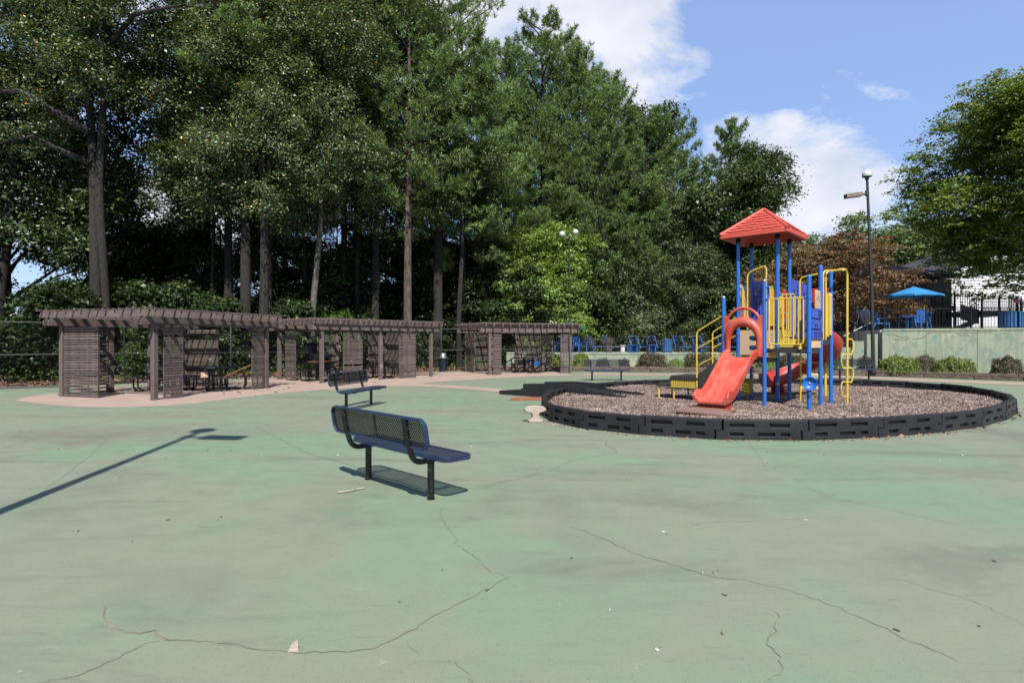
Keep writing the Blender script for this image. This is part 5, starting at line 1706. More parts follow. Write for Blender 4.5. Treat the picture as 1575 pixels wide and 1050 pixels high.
def barrel(loc, r, h, lab):
    t = thing('ribbed_bin', lab, 'bin', loc, 0, None)
    prof = []
    MB().lathe([(r * 0.95, 0), (r * 0.95, h * 0.94), (r * 1.04, h * 0.94), (r * 1.04, h), (r * 0.5, h + 0.015), (0.02, h + 0.02)], (0, 0, 0), 28).build('bin_body', MT['bin_blue'], t, smooth=True)
    for k in range(22):
        a = 2 * PI * k / 22
        MB().box((r * 0.97 * math.cos(a), r * 0.97 * math.sin(a), h * 0.47), (0.03, r * 0.2, h * 0.92), Matrix.Rotation(a, 3, 'Z')).build('slat', MT['bin_blue'], t)
    return t
barrel((9.15, 34.6, 0.93), 0.31, 0.78, 'ribbed round blue bin on the pool deck among the loungers')
barrel((24.2, 28.3, 2.17), 0.50, 0.86, 'large ribbed round blue bin on the upper terrace at the far right')
mb = MB().lathe([(0.12, 0), (0.15, 0.02), (0.13, 0.38), (0.2, 0.42), (0.2, 0.45)], (6.62, 35.0, 0.93), 12)
tag(mb.build('stool', MT['siding'], smooth=True), 'small white round stool between the blue loungers', 'stool')
pl = thing('planter', 'grey round planter with a dead bristly plant on the pool deck', 'planter', (5.75, 34.9, 0.93))
MB().lathe([(0.19, 0), (0.27, 0.42), (0.27, 0.46), (0.22, 0.46), (0.2, 0.4)], (0, 0, 0), 14).build('pot', MT['planter'], pl, smooth=True)
mb = MB()
for k in range(60):
    a, l = rnd.uniform(0, 2 * PI), rnd.uniform(0.3, 0.75)
    e1 = rnd.uniform(0.3, 1.2)
    q = Vector((math.cos(a) * math.cos(e1), math.sin(a) * math.cos(e1), math.sin(e1)))
    mb.tube([(0, 0, 0.42), q * l * 0.6 + Vector((0, 0, 0.45)), q * l + Vector((0, 0, 0.40))], [0.012, 0.010, 0.004], 4)
mb.build('dead_plant', MT['timber'], pl)
def make_armchair():
    t = thing('armchair', 'x', 'armchair')
    for k in range(6):
        MB().bar((-0.235 + 0.094 * k, 0.24, 0.36), (-0.235 + 0.094 * k, 0.36, 0.98), 0.08, 0.02, (0, 1, 0)).build('back_slat', FB, t)
    MB().box((0, 0.33, 0.86), (0.60, 0.03, 0.06)).build('back_rail', FB, t)
    for k in range(5):
        MB().box((0, -0.24 + 0.1 * k, 0.40), (0.56, 0.085, 0.025)).build('seat_slat', FB, t)
    for s in (-1, 1):
        MB().box((s * 0.32, -0.02, 0.63), (0.10, 0.62, 0.03)).build('arm', FB, t, bevel=0.01)
        MB().box((s * 0.31, -0.26, 0.31), (0.07, 0.05, 0.61)).build('leg', FB, t)
        MB().bar((s * 0.30, 0.20, 0.62), (s * 0.30, 0.34, 0.0), 0.06, 0.05).build('leg', FB, t)
    return t
ac = make_armchair()
for i, (x, y, z, a, lab) in enumerate([(4.05, 35.0, 0.93, 0.6, 'blue slatted armchair just right of the farthest pergola, on the pool deck'), (3.0, 35.6, 0.93, -0.4, 'blue slatted armchair partly hidden by the farthest pergola post'),
                                      (20.0, 28.9, 2.17, PI + 0.1, 'blue slatted armchair with its back to the camera, in front of the umbrella table'),
                                      (21.4, 30.6, 2.17, -1.5, 'blue armchair in profile right of the umbrella table'), (19.2, 30.8, 2.17, 1.9, 'blue armchair left of the umbrella table')]):
    b = ac if i == 0 else copy_tree(ac)
    b.location = (x, y, z)
    b.rotation_euler = (0, 0, a)
    tag(b, lab, 'armchair', 'blue slatted armchairs')
b = copy_tree(lg)
b.location = (18.45, 29.9, 2.17)
b.rotation_euler = (0, 0, 1.9)
tag(b, 'blue framed lounger in profile at the left end of the upper terrace', 'sun lounger', 'blue loungers on the pool deck')
# outdoor table and umbrella
ot = thing('outdoor_table', 'blue round table under the azure umbrella on the upper terrace', 'table', (20.4, 30.0, 2.17))
MB().lathe([(0.02, 0.70), (0.60, 0.70), (0.62, 0.715), (0.60, 0.735), (0.02, 0.735)], (0, 0, 0), 24).build('tabletop', FB, ot)
for k in range(4):
    a = PI / 4 + k * PI / 2
    MB().tube([(0.45 * math.cos(a), 0.45 * math.sin(a), 0.70), (0.5 * math.cos(a), 0.5 * math.sin(a), 0)], 0.03, 6).build('leg', FB, ot)
def umbrella(loc, R_, zrim, ztop, lab):
    t = thing('patio_umbrella', lab, 'umbrella', loc)
    n = 8
    mb = MB()
    rim = [Vector((R_ * math.cos(2 * PI * k / n + 0.2), R_ * math.sin(2 * PI * k / n + 0.2), zrim)) for k in range(n)]
    top = Vector((0, 0, ztop))
    vs, fs = [top], []
    for k in range(n):
        vs.append(rim[k])
        vs.append((rim[k] + rim[(k + 1) % n]) / 2 * 0.985 + Vector((0, 0, zrim)) * 0.015 + Vector((0, 0, 0.03)))
    m_ = len(vs) - 1
    low = [v - Vector((0, 0, 0.09)) if i else v - Vector((0, 0, 0.03)) for i, v in enumerate(vs)]
    for k in range(m_):
        a, b_ = 1 + k, 1 + (k + 1) % m_
        fs.append((0, a, b_))
        fs.append((a, a + m_ + 1, b_ + m_ + 1, b_))
    mb.add(vs + low, fs)
    mb.build('canopy', MT['umbrella'], t)
    MB().tube([(0, 0, 0), (0, 0, ztop + 0.08)], 0.024, 8).build('pole', MT['pole'], t, smooth=True)
    for k in range(n):
        MB().tube([rim[k] * 1.0 + Vector((0, 0, -0.03)), top * 0.97], 0.009, 4).build('rib', MT['pole'], t)
    return t
umbrella((20.6, 30.0, 2.17), 1.28, 1.80, 2.24, 'azure blue patio umbrella open over the upper terrace')
umbrella((3.35, 36.4, 0.93), 1.32, 1.50, 2.0, 'blue patio umbrella peeping out behind the farthest pergola roof')
# long flat shade roof at the back of the pool deck
sh_ = thing('shade_canopy', 'long thin grey shade roof behind the loungers on the pool deck', 'canopy', (7.4, 42, 0.93))
MB().box((0, 0, 1.12), (3.6, 1.6, 0.10)).build('canopy_roof', MT['silver'], sh_)
for x in (-1.7, 1.7):
    MB().box((x, 0.6, 0.53), (0.08, 0.08, 1.06)).build('post', MT['pole'], sh_)

# ------------------------------------------------------------------ lamps
def lamp(loc, lab, arm, H=9.0, lean=-0.3):
    t = thing('street_lamp', lab, 'lamp', loc)
    MB().tube([(0, 0, 0), (lean * 0.3, 0, H * 0.45), (lean, 0, H)], [0.085, 0.072, 0.052], 12).build('pole', MT['pole'], t, smooth=True)
    MB().lathe([(0.14, 0), (0.14, 0.03), (0.10, 0.06)], (0, 0, 0), 14).build('base_plate', MT['pole'], t)
    MB().lathe([(0.06, -0.02), (0.19, 0.0), (0.21, 0.03), (0.20, 0.16), (0.14, 0.26), (0.05, 0.31), (0.01, 0.315)], (lean, 0, H), 20).build('globe', MT['globe'], t, smooth=True)
    MB().lathe([(0.08, -0.12), (0.08, 0.0), (0.20, 0.015)], (lean, 0, H - 0.02), 14).build('collar', MT['pole'], t, smooth=True)
    if arm:
        z = H - 0.78
        MB().tube([(lean, 0, z), (lean + arm * 0.42, 0, z - 0.04)], 0.05, 8).build('arm', MT['pole'], t, smooth=True)
        MB().tube([(lean, 0, z - 0.1), (lean, 0, z + 0.14)], 0.085, 10).build('clamp', MT['pole'], t)
        MB().bar((lean + arm * 0.26, 0, z - 0.02), (lean + arm * 1.0, 0, z - 0.12), 0.30, 0.19).build('floodlight', MT['lamp_box'], t, bevel=0.02)
    return t
lamp((16.62, 26.9, 0.16), 'tall dark pole lamp with dome globe and sideways floodlight before the green wall', -1)
lamp((-4.45, 2.98, 0.0), 'tall pole lamp outside the left edge whose shadow crosses the green court', 1, 9.0, 0.0)
t = thing('street_lamp', 'slender pole lamp with two globe heads in front of the round green tree', 'lamp', (3.36, 34.3, 0.93))
MB().tube([(0, 0, 0), (0, 0, 6.85)], [0.06, 0.045], 10).build('pole', MT['pole'], t, smooth=True)
for s, dz in ((-0.42, 0), (0.36, 0.12)):
    h = MB().ball((s, 0, 6.95 + dz), 0.18, 16).build('globe', MT['globe'], t, smooth=True)
    MB().tube([(0, 0, 6.75), (s * 0.7, 0, 6.7), (s, 0, 6.8 + dz)], 0.02, 6).build('arm', MT['pole'], t, smooth=True)

# ------------------------------------------------------------------ buildings at the right
bd = thing('pool_house', 'dark pool house with charcoal hip roof behind the umbrella', 'building', (25.5, 42, 2.17))
MB().box((-1.0, 2.5, 1.9), (12.6, 7.0, 3.8)).build('wall', MT['black_wood'], bd)
rx = MB()
x0, x1, y0, y1, ze, zr = -7.9, 5.6, -1.6, 6.7, 3.9, 5.45
rx.add([(x0, y0, ze), (x1, y0, ze), (x1, y1, ze), (x0, y1, ze), (x0, y0, ze + 0.22), (x1, y0, ze + 0.22), (x1, y1, ze + 0.22), (x0, y1, ze + 0.22), (x0 + 4.6, 2.55, zr), (x1 - 4.2, 2.55, zr)],
       [(0, 3, 2, 1), (0, 1, 5, 4), (1, 2, 6, 5), (2, 3, 7, 6), (3, 0, 4, 7), (4, 5, 9, 8), (5, 6, 9), (6, 7, 8, 9), (7, 4, 8)])
rx.build('roof', MT['shingle'], bd)
for cxw, w in ((0.55, 1.15), (3.0, 1.0)):
    wd = MB().box((cxw + 0.3, -1.01, 1.95), (w, 0.04, 0.9)).build('window', MT['black_wood'], bd)
    for k in range(2):
        MB().box((cxw + 0.3 + (k - 0.5) * w * 0.48, -1.035, 1.95), (w * 0.44, 0.012, 0.8)).build('pane', MT['glass'], wd)
ch = thing('clubhouse', 'white sided house with dark gable roof behind the large right-hand tree', 'building', (42, 46, 2.17))
gb = [(-9.4, 0), (9.4, 0), (9.4, 4.7), (0, 8.2), (-9.4, 4.7)]
MB().prism(gb, 0.05, 10).build('wall', MT['siding'], ch)
m = MB()
for k in range(38):
    z = 0.1 + 0.205 * k
    hw = 9.4 if z < 4.7 else 9.4 * (8.2 - z) / 3.5 - 0.1
    if hw > 0.2:
        m.add([(-hw, 0.045, z), (hw, 0.045, z), (hw, 0.0, z), (-hw, 0.0, z), (-hw, 0.045, z + 0.2), (hw, 0.045, z + 0.2)], [(0, 1, 2, 3), (3, 2, 5, 4)])
m.build('siding_boards', MT['siding'], ch)['kind'] = 'stuff'
for s in (-1, 1):
    MB().prism([(s * 10.0, 4.50), (0, 8.25), (0, 8.48), (s * 10.0, 4.74)], -0.5, 10.4).build('roof', MT['shingle'], ch)
fh = thing('far_house', 'far white gabled house glimpsed above the reddish tree', 'building', (31.5, 62, 2.17))
MB().prism([(-4.5, 0), (4.5, 0), (4.5, 7.8), (3.4, 9.6), (-4.5, 5.6)], 0, 6).build('wall', MT['siding'], fh)
MB().prism([(-5.0, 5.4), (3.45, 9.75), (3.45, 10.05), (-5.0, 5.7)], -0.3, 6.3).build('roof', MT['shingle'], fh)
MB().prism([(3.46, 9.75), (5.0, 7.3), (5.0, 7.6), (3.46, 10.05)], -0.3, 6.3).build('roof', MT['shingle'], fh)

# raised black deck with stairs
dk = thing('raised_deck', 'raised black timber deck with railings and stairs behind the blue umbrella', 'deck', (24.5, 38, 2.17))
BW = MT['black_wood']
def platform(x0, x1, y0, y1, z, rails):
    MB().box(((x0 + x1) / 2, (y0 + y1) / 2, z - 0.17), (x1 - x0, y1 - y0, 0.34)).build('deck_floor', BW, dk)
    n = max(2, int((x1 - x0) / 1.4))
    for k in range(n + 1):
        x = x0 + 0.06 + (x1 - x0 - 0.12) * k / n
        MB().box((x, y0 + 0.06, (z - 0.34) / 2), (0.12, 0.12, z - 0.34)).build('deck_post', BW, dk)
        if rails:
            MB().box((x, y0 + 0.05, z + 0.45), (0.09, 0.09, 0.90)).build('rail_post', BW, dk)
    if rails:
        for h in (0.92, 0.80, 0.10):
            MB().bar((x0, y0 + 0.05, z + h), (x1, y0 + 0.05, z + h), 0.06, 0.05).build('rail', BW, dk)
        m = MB()
        k = x0 + 0.07
        while k < x1:
            m.box((k, y0 + 0.05, z + 0.46), (0.03, 0.03, 0.72))
            k += 0.13
        m.build('pickets', BW, dk)['kind'] = 'stuff'
platform(-3.2, 3.1, 0, 3, 1.55, True)
platform(3.2, 4.8, 0.6, 3.5, 1.80, True)
platform(6.0, 8.4, 0, 3, 1.45, True)
platform(-9.5, -3.3, 1.0, 4, 1.55, True)
def stair_run(x0, z0, x1, z1, y, solid):
    MB().prism([(x0, z0 + 0.05), (x1, z1 + 0.05), (x1, z1 - (0.9 if solid else 0.3)), (x0, z0 - (0.9 if solid else 0.3))], y, y + 0.06).build('stringer', BW, dk)
    for h in (0.95, 0.82):
        MB().bar((x0, y + 0.03, z0 + h), (x1, y + 0.03, z1 + h), 0.05, 0.05).build('rail', BW, dk)
    n = int(abs(x1 - x0) / 0.14)
    m = MB()
    for k in range(n + 1):
        m.box((x0 + (x1 - x0) * k / n, y + 0.03, z0 + (z1 - z0) * k / n + 0.45), (0.03, 0.03, 0.85))
    m.build('pickets', BW, dk)['kind'] = 'stuff'
stair_run(4.8, 1.80, 6.0, 1.45, 0.2, True)
stair_run(7.3, 1.45, 9.0, 0.3, -0.6, False)
stair_run(8.4, 1.45, 10.0, 0.4, 0.2, False)
stair_run(3.4, 0.2, 5.0, 0.9, -0.9, False)
sg = thing('oval_sign', 'small oval red sign with white marking on a post at the far right', 'sign', (28.0, 32.5, 2.17))
MB().box((0.28, 0, 0.95), (0.05, 0.05, 1.9)).build('sign_post', MT['black_metal'], sg)
pts = [(0.17 * math.cos(2 * PI * k / 20), 1.66 + 0.10 * math.sin(2 * PI * k / 20)) for k in range(20)]
MB().prism(pts, -0.05, -0.03).build('sign_face', MT['sign_red'], sg)
m = MB()
for a, b in (((-0.09, 1.62), (-0.09, 1.70)), ((-0.09, 1.70), (-0.03, 1.70)), ((-0.03, 1.70), (-0.03, 1.62)), ((0.02, 1.62), (0.05, 1.71)), ((0.05, 1.71), (0.09, 1.62))):
    m.bar((a[0], -0.054, a[1]), (b[0], -0.054, b[1]), 0.006, 0.02, (0, 1, 0))
m.build('sign_marking', MT['siding'], sg)
# ------------------------------------------------------------------ foliage
def unit(v):
    return v / np.maximum(np.linalg.norm(v, axis=1)[:, None], 1e-9)
def leaf_quads(pos, nrm, size, rg, aspect=0.55):
    """One folded diamond per leaf."""
    n = len(pos)
    r = unit(rg.normal(size=(n, 3)))
    t = unit(np.cross(nrm, r))
    s = np.cross(nrm, t)
    L_ = (size * rg.uniform(0.65, 1.3, n))[:, None]
    Wd = L_ * aspect * rg.uniform(0.8, 1.2, n)[:, None]
    dr = nrm * L_ * 0.22
    return np.stack([pos - t * L_ * 0.9 - dr, pos + s * Wd, pos + t * L_ - dr, pos - s * Wd], 1).reshape(-1, 3)
def broad_crown(name, m, seed, R=4.2, H=10.0, clusters=900, per=52, leaf=0.105, cr=0.50, lobes=34, fill=0.35, top=1.0, flat=0.42):
    """Leaf sprays gathered on the lobes of an uneven crown that stands on z = 0."""
    rg = np.random.default_rng(seed)
    a = rg.uniform(0, 2 * PI, lobes)
    zt = rg.uniform(0, 1, lobes)
    prof = np.sqrt(np.clip(1 - np.abs((zt - 0.42) / 0.62) ** 2.2, 0.02, 1))
    rad = prof * R * rg.uniform(0.35, 0.88, lobes)
    lc = np.stack([rad * np.cos(a), rad * np.sin(a), zt * H * top], 1)
    lr = R * rg.uniform(0.20, 0.42, lobes) * (0.55 + 0.45 * prof)
    w = lr ** 2 / (lr ** 2).sum()
    k = rg.choice(lobes, clusters, p=w)
    d = unit(rg.normal(size=(clusters, 3)) + np.array([0, 0, 0.35]))
    ro = rg.uniform(0.55, 1.08, clusters)
    cc = lc[k] + d * (lr[k] * ro)[:, None] * np.array([1, 1, 0.85])
    n = clusters * per
    idx = np.repeat(np.arange(clusters), per)
    cs = rg.uniform(0.55, 1.25, clusters)
    off = rg.normal(size=(n, 3)) * np.array([1, 1, flat]) * (cr * cs[idx] * 0.62)[:, None]
    rr_ = np.linalg.norm(off[:, :2], axis=1)
    off[:, 2] -= 0.22 * rr_ ** 2 / cr
    pos = cc[idx] + off
    nr = unit(np.array([0, 0, 0.75]) + d[idx] * 0.45 + rg.normal(size=(n, 3)) * 0.50)
    return quads_object(name, m, leaf_quads(pos, nr, leaf, rg)), cc
def pine_crown(name, m, seed, R=3.4, H=13.0, branches=86, tufts=30, needles=15, nl=0.25, nw=0.019, shape=0.75):
    """Upswept limbs carrying brushes of needles."""
    rg = np.random.default_rng(seed)
    T, D = [], []
    limbs = []
    for b in range(branches):
        u = (b + rg.uniform(0, 1)) / branches
        z = u * H
        L_ = R * (1 - u) ** shape * rg.uniform(0.55, 1.12) * min(1, 0.45 + u * 3.0) + 0.45
        a = b * 2.399 + rg.normal(0, 0.5)
        el = rg.uniform(-0.12, 0.35) + u * 0.65
        dr = np.array([math.cos(a) * math.cos(el), math.sin(a) * math.cos(el), math.sin(el)])
        sd = np.array([-math.sin(a), math.cos(a), 0])
        droop = rg.uniform(0.0, 0.5)
        limbs.append((np.array([0, 0, z]), np.array([0, 0, z]) + dr * L_ + np.array([0, 0, 0.06 * L_ ** 2 * 0.3])))
        nt_ = int(tufts * (0.35 + L_ / R))
        t = np.sqrt(rg.uniform(0.10, 1.0, nt_))
        w = rg.normal(0, 1, nt_) * 0.21 * L_ * (0.35 + t * 0.8) * np.clip(1.25 - t, 0.2, 1)
        p = np.array([0, 0, z]) + dr * (t * L_)[:, None] + sd * w[:, None]
        p[:, 2] += 0.02 * L_ * L_ * t ** 2 + rg.normal(0, 0.16, nt_) - 0.10 * np.abs(w)
        T.append(p)
        D.append(unit(dr * 0.8 + sd * (w / max(L_, 1) * 2)[:, None] + np.array([0, 0, 0.9]) + rg.normal(0, 0.35, (nt_, 3))))
    T, D = np.concatenate(T), np.concatenate(D)
    n = len(T) * needles
    idx = np.repeat(np.arange(len(T)), needles)
    nd_ = unit(D[idx] * 0.75 + rg.normal(size=(n, 3)) * 0.75)
    base = T[idx] + rg.normal(0, 0.05, (n, 3))
    l = (nl * rg.uniform(0.7, 1.25, n))[:, None]
    s = unit(np.cross(nd_, rg.normal(size=(n, 3)))) * nw
    v = np.stack([base - s, base + s, base + nd_ * l], 1).reshape(-1, 3)
    return quads_object(name, m, v, 3), limbs

LM = {}
LM['gum'] = leaf_mat('sweetgum_leaves', [(0.0, (0.042, 0.066, 0.032)), (0.5, (0.082, 0.118, 0.052)), (0.88, (0.165, 0.205, 0.098)), (0.985, (0.27, 0.27, 0.13)), (1.0, (0.52, 0.27, 0.07))], 0.20, 0.028)
LM['oak'] = leaf_mat('dark_broad_leaves', [(0.0, (0.034, 0.060, 0.022)), (0.6, (0.062, 0.098, 0.034)), (1.0, (0.115, 0.160, 0.060))], 0.22, 0.028)
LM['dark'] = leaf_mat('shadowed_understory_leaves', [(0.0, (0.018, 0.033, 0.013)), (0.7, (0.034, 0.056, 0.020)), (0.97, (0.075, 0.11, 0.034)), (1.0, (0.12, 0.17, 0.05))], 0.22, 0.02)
LM['bright'] = leaf_mat('fresh_green_leaves', [(0.0, (0.100, 0.165, 0.032)), (0.6, (0.165, 0.250, 0.054)), (1.0, (0.25, 0.335, 0.095))], 0.30, 0.03)
LM['maple'] = leaf_mat('broad_maple_leaves', [(0.0, (0.055, 0.095, 0.020)), (0.55, (0.110, 0.160, 0.030)), (1.0, (0.225, 0.255, 0.055))], 0.30, 0.02)
LM['red'] = leaf_mat('bronze_red_leaves', [(0.0, (0.075, 0.058, 0.034)), (0.4, (0.150, 0.095, 0.056)), (0.65, (0.225, 0.135, 0.078)), (0.90, (0.15, 0.15, 0.06)), (1.0, (0.36, 0.13, 0.09))], 0.22, 0.02, (1.4, 0.9, 0.5))
LM['pine'] = leaf_mat('pine_needles', [(0.0, (0.066, 0.118, 0.034)), (0.55, (0.122, 0.195, 0.055)), (1.0, (0.205, 0.275, 0.095))], 0.18, 0.02)
LM['vine'] = leaf_mat('vine_leaves', [(0.0, (0.050, 0.096, 0.025)), (0.6, (0.094, 0.162, 0.036)), (1.0, (0.168, 0.240, 0.060))], 0.3, 0.07)
LM['hedge_red'] = leaf_mat('dark_hedge_leaves', [(0.0, (0.039, 0.047, 0.023)), (0.6, (0.072, 0.078, 0.042)), (0.9, (0.156, 0.078, 0.058)), (1.0, (0.234, 0.098, 0.078))], 0.15, 0.10)
LM['nandina'] = leaf_mat('lime_shrub_leaves', [(0.0, (0.065, 0.115, 0.018)), (0.6, (0.135, 0.185, 0.028)), (0.93, (0.22, 0.25, 0.05)), (1.0, (0.40, 0.37, 0.08))], 0.3, 0.03)
LM['pale'] = leaf_mat('pale_far_leaves', [(0.0, (0.084, 0.126, 0.054)), (0.6, (0.132, 0.186, 0.072)), (1.0, (0.204, 0.252, 0.108))], 0.25, 0.08)

CR = {}
CR['gumA'], cA = broad_crown('crown', LM['gum'], 1, 4.4, 13.5, 1350, 64, 0.072, 0.48, 60, flat=0.7)
CR['gumB'], cB = broad_crown('crown', LM['gum'], 2, 3.8, 12.0, 1100, 64, 0.072, 0.46, 52, flat=0.7)
CR['oakA'], cC = broad_crown('crown', LM['oak'], 3, 4.6, 9.5, 900, 50, 0.100, 0.58, 36, flat=0.6)
CR['oakB'], cD = broad_crown('crown', LM['oak'], 4, 3.6, 11.5, 800, 48, 0.100, 0.55, 34, flat=0.6)
CR['darkA'], cE = broad_crown('crown', LM['dark'], 5, 3.6, 7.5, 620, 44, 0.110, 0.60, 30)
CR['bright'], cF = broad_crown('crown', LM['bright'], 6, 4.05, 7.9, 1700, 56, 0.080, 0.44, 110, top=0.98)
CR['maple'], cG = broad_crown('crown', LM['maple'], 7, 7.6, 11.6, 4300, 48, 0.100, 0.62, 58, flat=0.26)
CR['red'], cH = broad_crown('crown', LM['red'], 8, 3.4, 4.9, 760, 50, 0.065, 0.42, 36, flat=0.25)
CR['pale'], cI = broad_crown('crown', LM['pale'], 9, 4.4, 8.5, 800, 46, 0.13, 0.62, 34)
CR['vine'], cJ = broad_crown('foliage', LM['vine'], 10, 1.9, 3.6, 520, 44, 0.075, 0.40, 26)
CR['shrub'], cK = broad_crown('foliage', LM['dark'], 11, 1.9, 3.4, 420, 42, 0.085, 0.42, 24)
PC = [pine_crown('crown', LM['pine'], 21 + k, (5.0, 4.2, 5.4)[k], (15.0, 12.5, 17.0)[k], (84, 70, 96)[k], 46, 15, shape=0.42) for k in range(3)]

def trunk(m, path, r, limbs=(), name='trunk', parent=None):
    mb = MB()
    n = len(path)
    mb.tube(path, r, 12)
    o = mb.build(name, m, parent, smooth=True)
    if limbs:
        ml = MB()
        for q, rq in limbs:
            ml.tube(q, rq, 6)
        ml.build('limbs', m, parent, smooth=True)
    return o
def tree(name, label, loc, crown, zc, s, rz, rt, bark, centres, group=None, lean=(0, 0), sz=None, nl=16, cat='tree', extra=None):
    t = thing(name, label, cat, loc, 0, group)
    rg = random.Random(int(abs(loc[0]) * 100 + abs(loc[1]) * 7))
    H = zc + (sz or s) * {'red': 3.4, 'pale': 6.0, 'maple': 8.0, 'bright': 5.5, 'darkA': 5.0}.get(crown, 7.0)
    lx, ly = lean
    path = [Vector((0, 0, -0.1)), Vector((rg.uniform(-.1, .1) + lx * 0.15, rg.uniform(-.1, .1), H * 0.2)), Vector((lx * 0.5 + rg.uniform(-.2, .2), ly * 0.5, H * 0.5)), Vector((lx * 0.8, ly * 0.8, H * 0.78)), Vector((lx, ly, H))]
    path = crom(path, 3)
    n = len(path)
    rs = [rt * (1.5 if i == 0 else 1.15 if i == 1 else 1) * (1 - 0.78 * (i / (n - 1)) ** 1.3) for i in range(n)]
    R3 = Matrix.Rotation(rz, 3, 'Z')
    limbs = []
    cs = list(centres)
    rg.shuffle(cs)
    for c in cs[:nl]:
        q = R3 @ Vector((c[0] * s, c[1] * s, c[2] * (sz or s)))
        q += Vector((lx, ly, zc))
        zb = max(zc * 0.75, q.z - 0.55 * math.hypot(q.x - lx, q.y - ly) - 0.6)
        f = min(0.98, zb / H)
        k = f * (n - 1)
        i = int(k)
        b = path[i].lerp(path[min(i + 1, n - 1)], k - i)
        mid = b.lerp(q, 0.5) + Vector((rg.uniform(-.2, .2), rg.uniform(-.2, .2), 0.25))
        limbs.append(([b, mid, q], [max(0.03, rs[i] * 0.38), max(0.022, rs[i] * 0.22), 0.012]))
    trunk(MT[bark], path, rs, limbs, 'trunk', t)
    place(CR[crown], 'crown', t, (lx, ly, zc), (0, 0, rz), (s, s, sz or s))
    return t
def pine(label, loc, k, zc, s, rz, rt=0.27, group='pines in the woods', lean=(0, 0), sz=None):
    t = thing('pine_tree', label, 'pine tree', loc, 0, group)
    me, limbs = PC[k]
    sz = sz or s
    H = zc + (15.0, 12.5, 17.0)[k] * sz
    lx, ly = lean
    path = crom([(0, 0, -0.1), (lx * 0.2, 0, H * 0.3), (lx * 0.7 + 0.1, ly * 0.7, H * 0.65), (lx, ly, H * 0.97)], 4)
    n = len(path)
    trunk(MT['bark_pine' if 'sunlit' in label else 'bark_shaded'], path, [rt * (1.25 if i == 0 else 1) * (1 - 0.88 * (i / (n - 1)) ** 1.2) for i in range(n)], (), 'trunk', t)  # shade painted in: darker bark on every pine trunk except the sunlit one
    ml = MB()
    R3 = Matrix.Rotation(rz, 3, 'Z')
    for a, b in limbs[::2]:
        A, B = R3 @ Vector((a[0] * s, a[1] * s, a[2] * sz)), R3 @ Vector((b[0] * s, b[1] * s, b[2] * sz))
        o_ = Vector((lx, ly, zc))
        ml.tube([A + o_, A.lerp(B, 0.55) + o_ - Vector((0, 0, 0.1)), B + o_], [0.055, 0.038, 0.012], 5)
    ml.build('limbs', MT['bark_shaded'], t, smooth=True)
    place(me, 'crown', t, (lx, ly, zc), (0, 0, rz), (s, s, sz))
    return t

# ---- the woods behind the pergolas, left to right
tree('gum_tree', 'huge double trunk tree leaning over the leftmost pergola', (-18.35, 26.2, 0), 'gumA', 13.0, 0.95, 0.4, 0.25, 'bark_shaded', cA, lean=(-1.5, 0.8), nl=20)
t2 = thing('broken_bough', 'second stem of the huge double trunk tree at upper left', 'tree', (-18.1, 26.35, 0))
trunk(MT['bark_shaded'], crom([(0, 0, -0.1), (-0.32, 0, 5), (-0.55, 0.1, 9), (-0.35, 0.2, 14), (-0.3, 0.3, 21)], 4), [0.22 - 0.008 * i for i in range(17)], [([(-0.9, 0, 11), (-3.5, -0.6, 12.6), (-7, -1.0, 12.2)], [0.2, 0.13, 0.03]), ([(-0.9, 0, 9.6), (-3, -0.6, 10.6), (-6.5, -1.2, 9.6)], [0.14, 0.09, 0.02]), ([(-0.8, 0, 14), (1.5, -0.6, 16.0), (4, -1.0, 16.2)], [0.15, 0.10, 0.03])], 'trunk', t2)
t2.name = 'leaning_tree'
tree('gum_tree', 'dark leafy tree at the left edge behind the fence vines', (-25.5, 29.5, 0), 'oakA', 5.0, 1.1, 1.0, 0.30, 'bark_shaded', cC)
tree('gum_tree', 'low dark tree filling the far left edge behind the vines', (-27.5, 26.5, 0), 'oakA', 1.5, 0.9, 4.0, 0.2, 'bark_shaded', cC)
tree('gum_tree', 'dark broad tree between the left edge and the double trunk', (-21.6, 30.5, 0), 'oakB', 4.0, 1.05, 2.0, 0.28, 'bark_shaded', cD)
tree('gum_tree', 'tall dark tree overhanging the top left corner', (-24.2, 27.5, 0), 'gumB', 11.0, 0.95, 3.0, 0.32, 'bark_shaded', cB, lean=(1.0, 0))
tree('gum_tree', 'glossy leafed tree just right of the double trunk', (-14.8, 30.5, 0), 'gumB', 8.5, 1.05, 0.9, 0.26, 'bark_shaded', cB)
tree('gum_tree', 'glossy leafed tree whose crown hangs above the first pergola roof', (-12.2, 28.6, 0), 'gumA', 8.0, 0.86, 2.2, 0.26, 'bark_shaded', cA)
tree('gum_tree', 'pale stemmed sweetgum with yellowing leaves, the widest glossy crown in the woods', (-10.2, 29.8, 0), 'gumA', 7.8, 0.92, 4.1, 0.19, 'bark_grey', cA, lean=(0.9, 0))
tree('gum_tree', 'tall sweetgum rising over the middle pergola, left of the sunlit pine trunk', (-7.6, 32.5, 0), 'gumA', 8.8, 1.0, 5.3, 0.24, 'bark_shaded', cA)
tree('gum_tree', 'upper glossy sweetgum crown near the top centre left', (-9.8, 34.5, 0), 'gumB', 11.5, 1.05, 1.3, 0.24, 'bark_shaded', cB)
tree('gum_tree', 'back row leafy tree seen between the trunks above the first pergola', (-19.0, 36.5, 0), 'oakB', 8.5, 1.1, 2.9, 0.24, 'bark_shaded', cD)
tree('gum_tree', 'back row leafy tree left of the dark pine trunks', (-15.5, 40.0, 0), 'gumB', 9.5, 1.15, 0.2, 0.24, 'bark_shaded', cB)
pine('pine with thick dark straight trunk above the right end of the first pergola', (-13.2, 29.0, 0), 0, 13.0, 0.95, 0.3, 0.27)
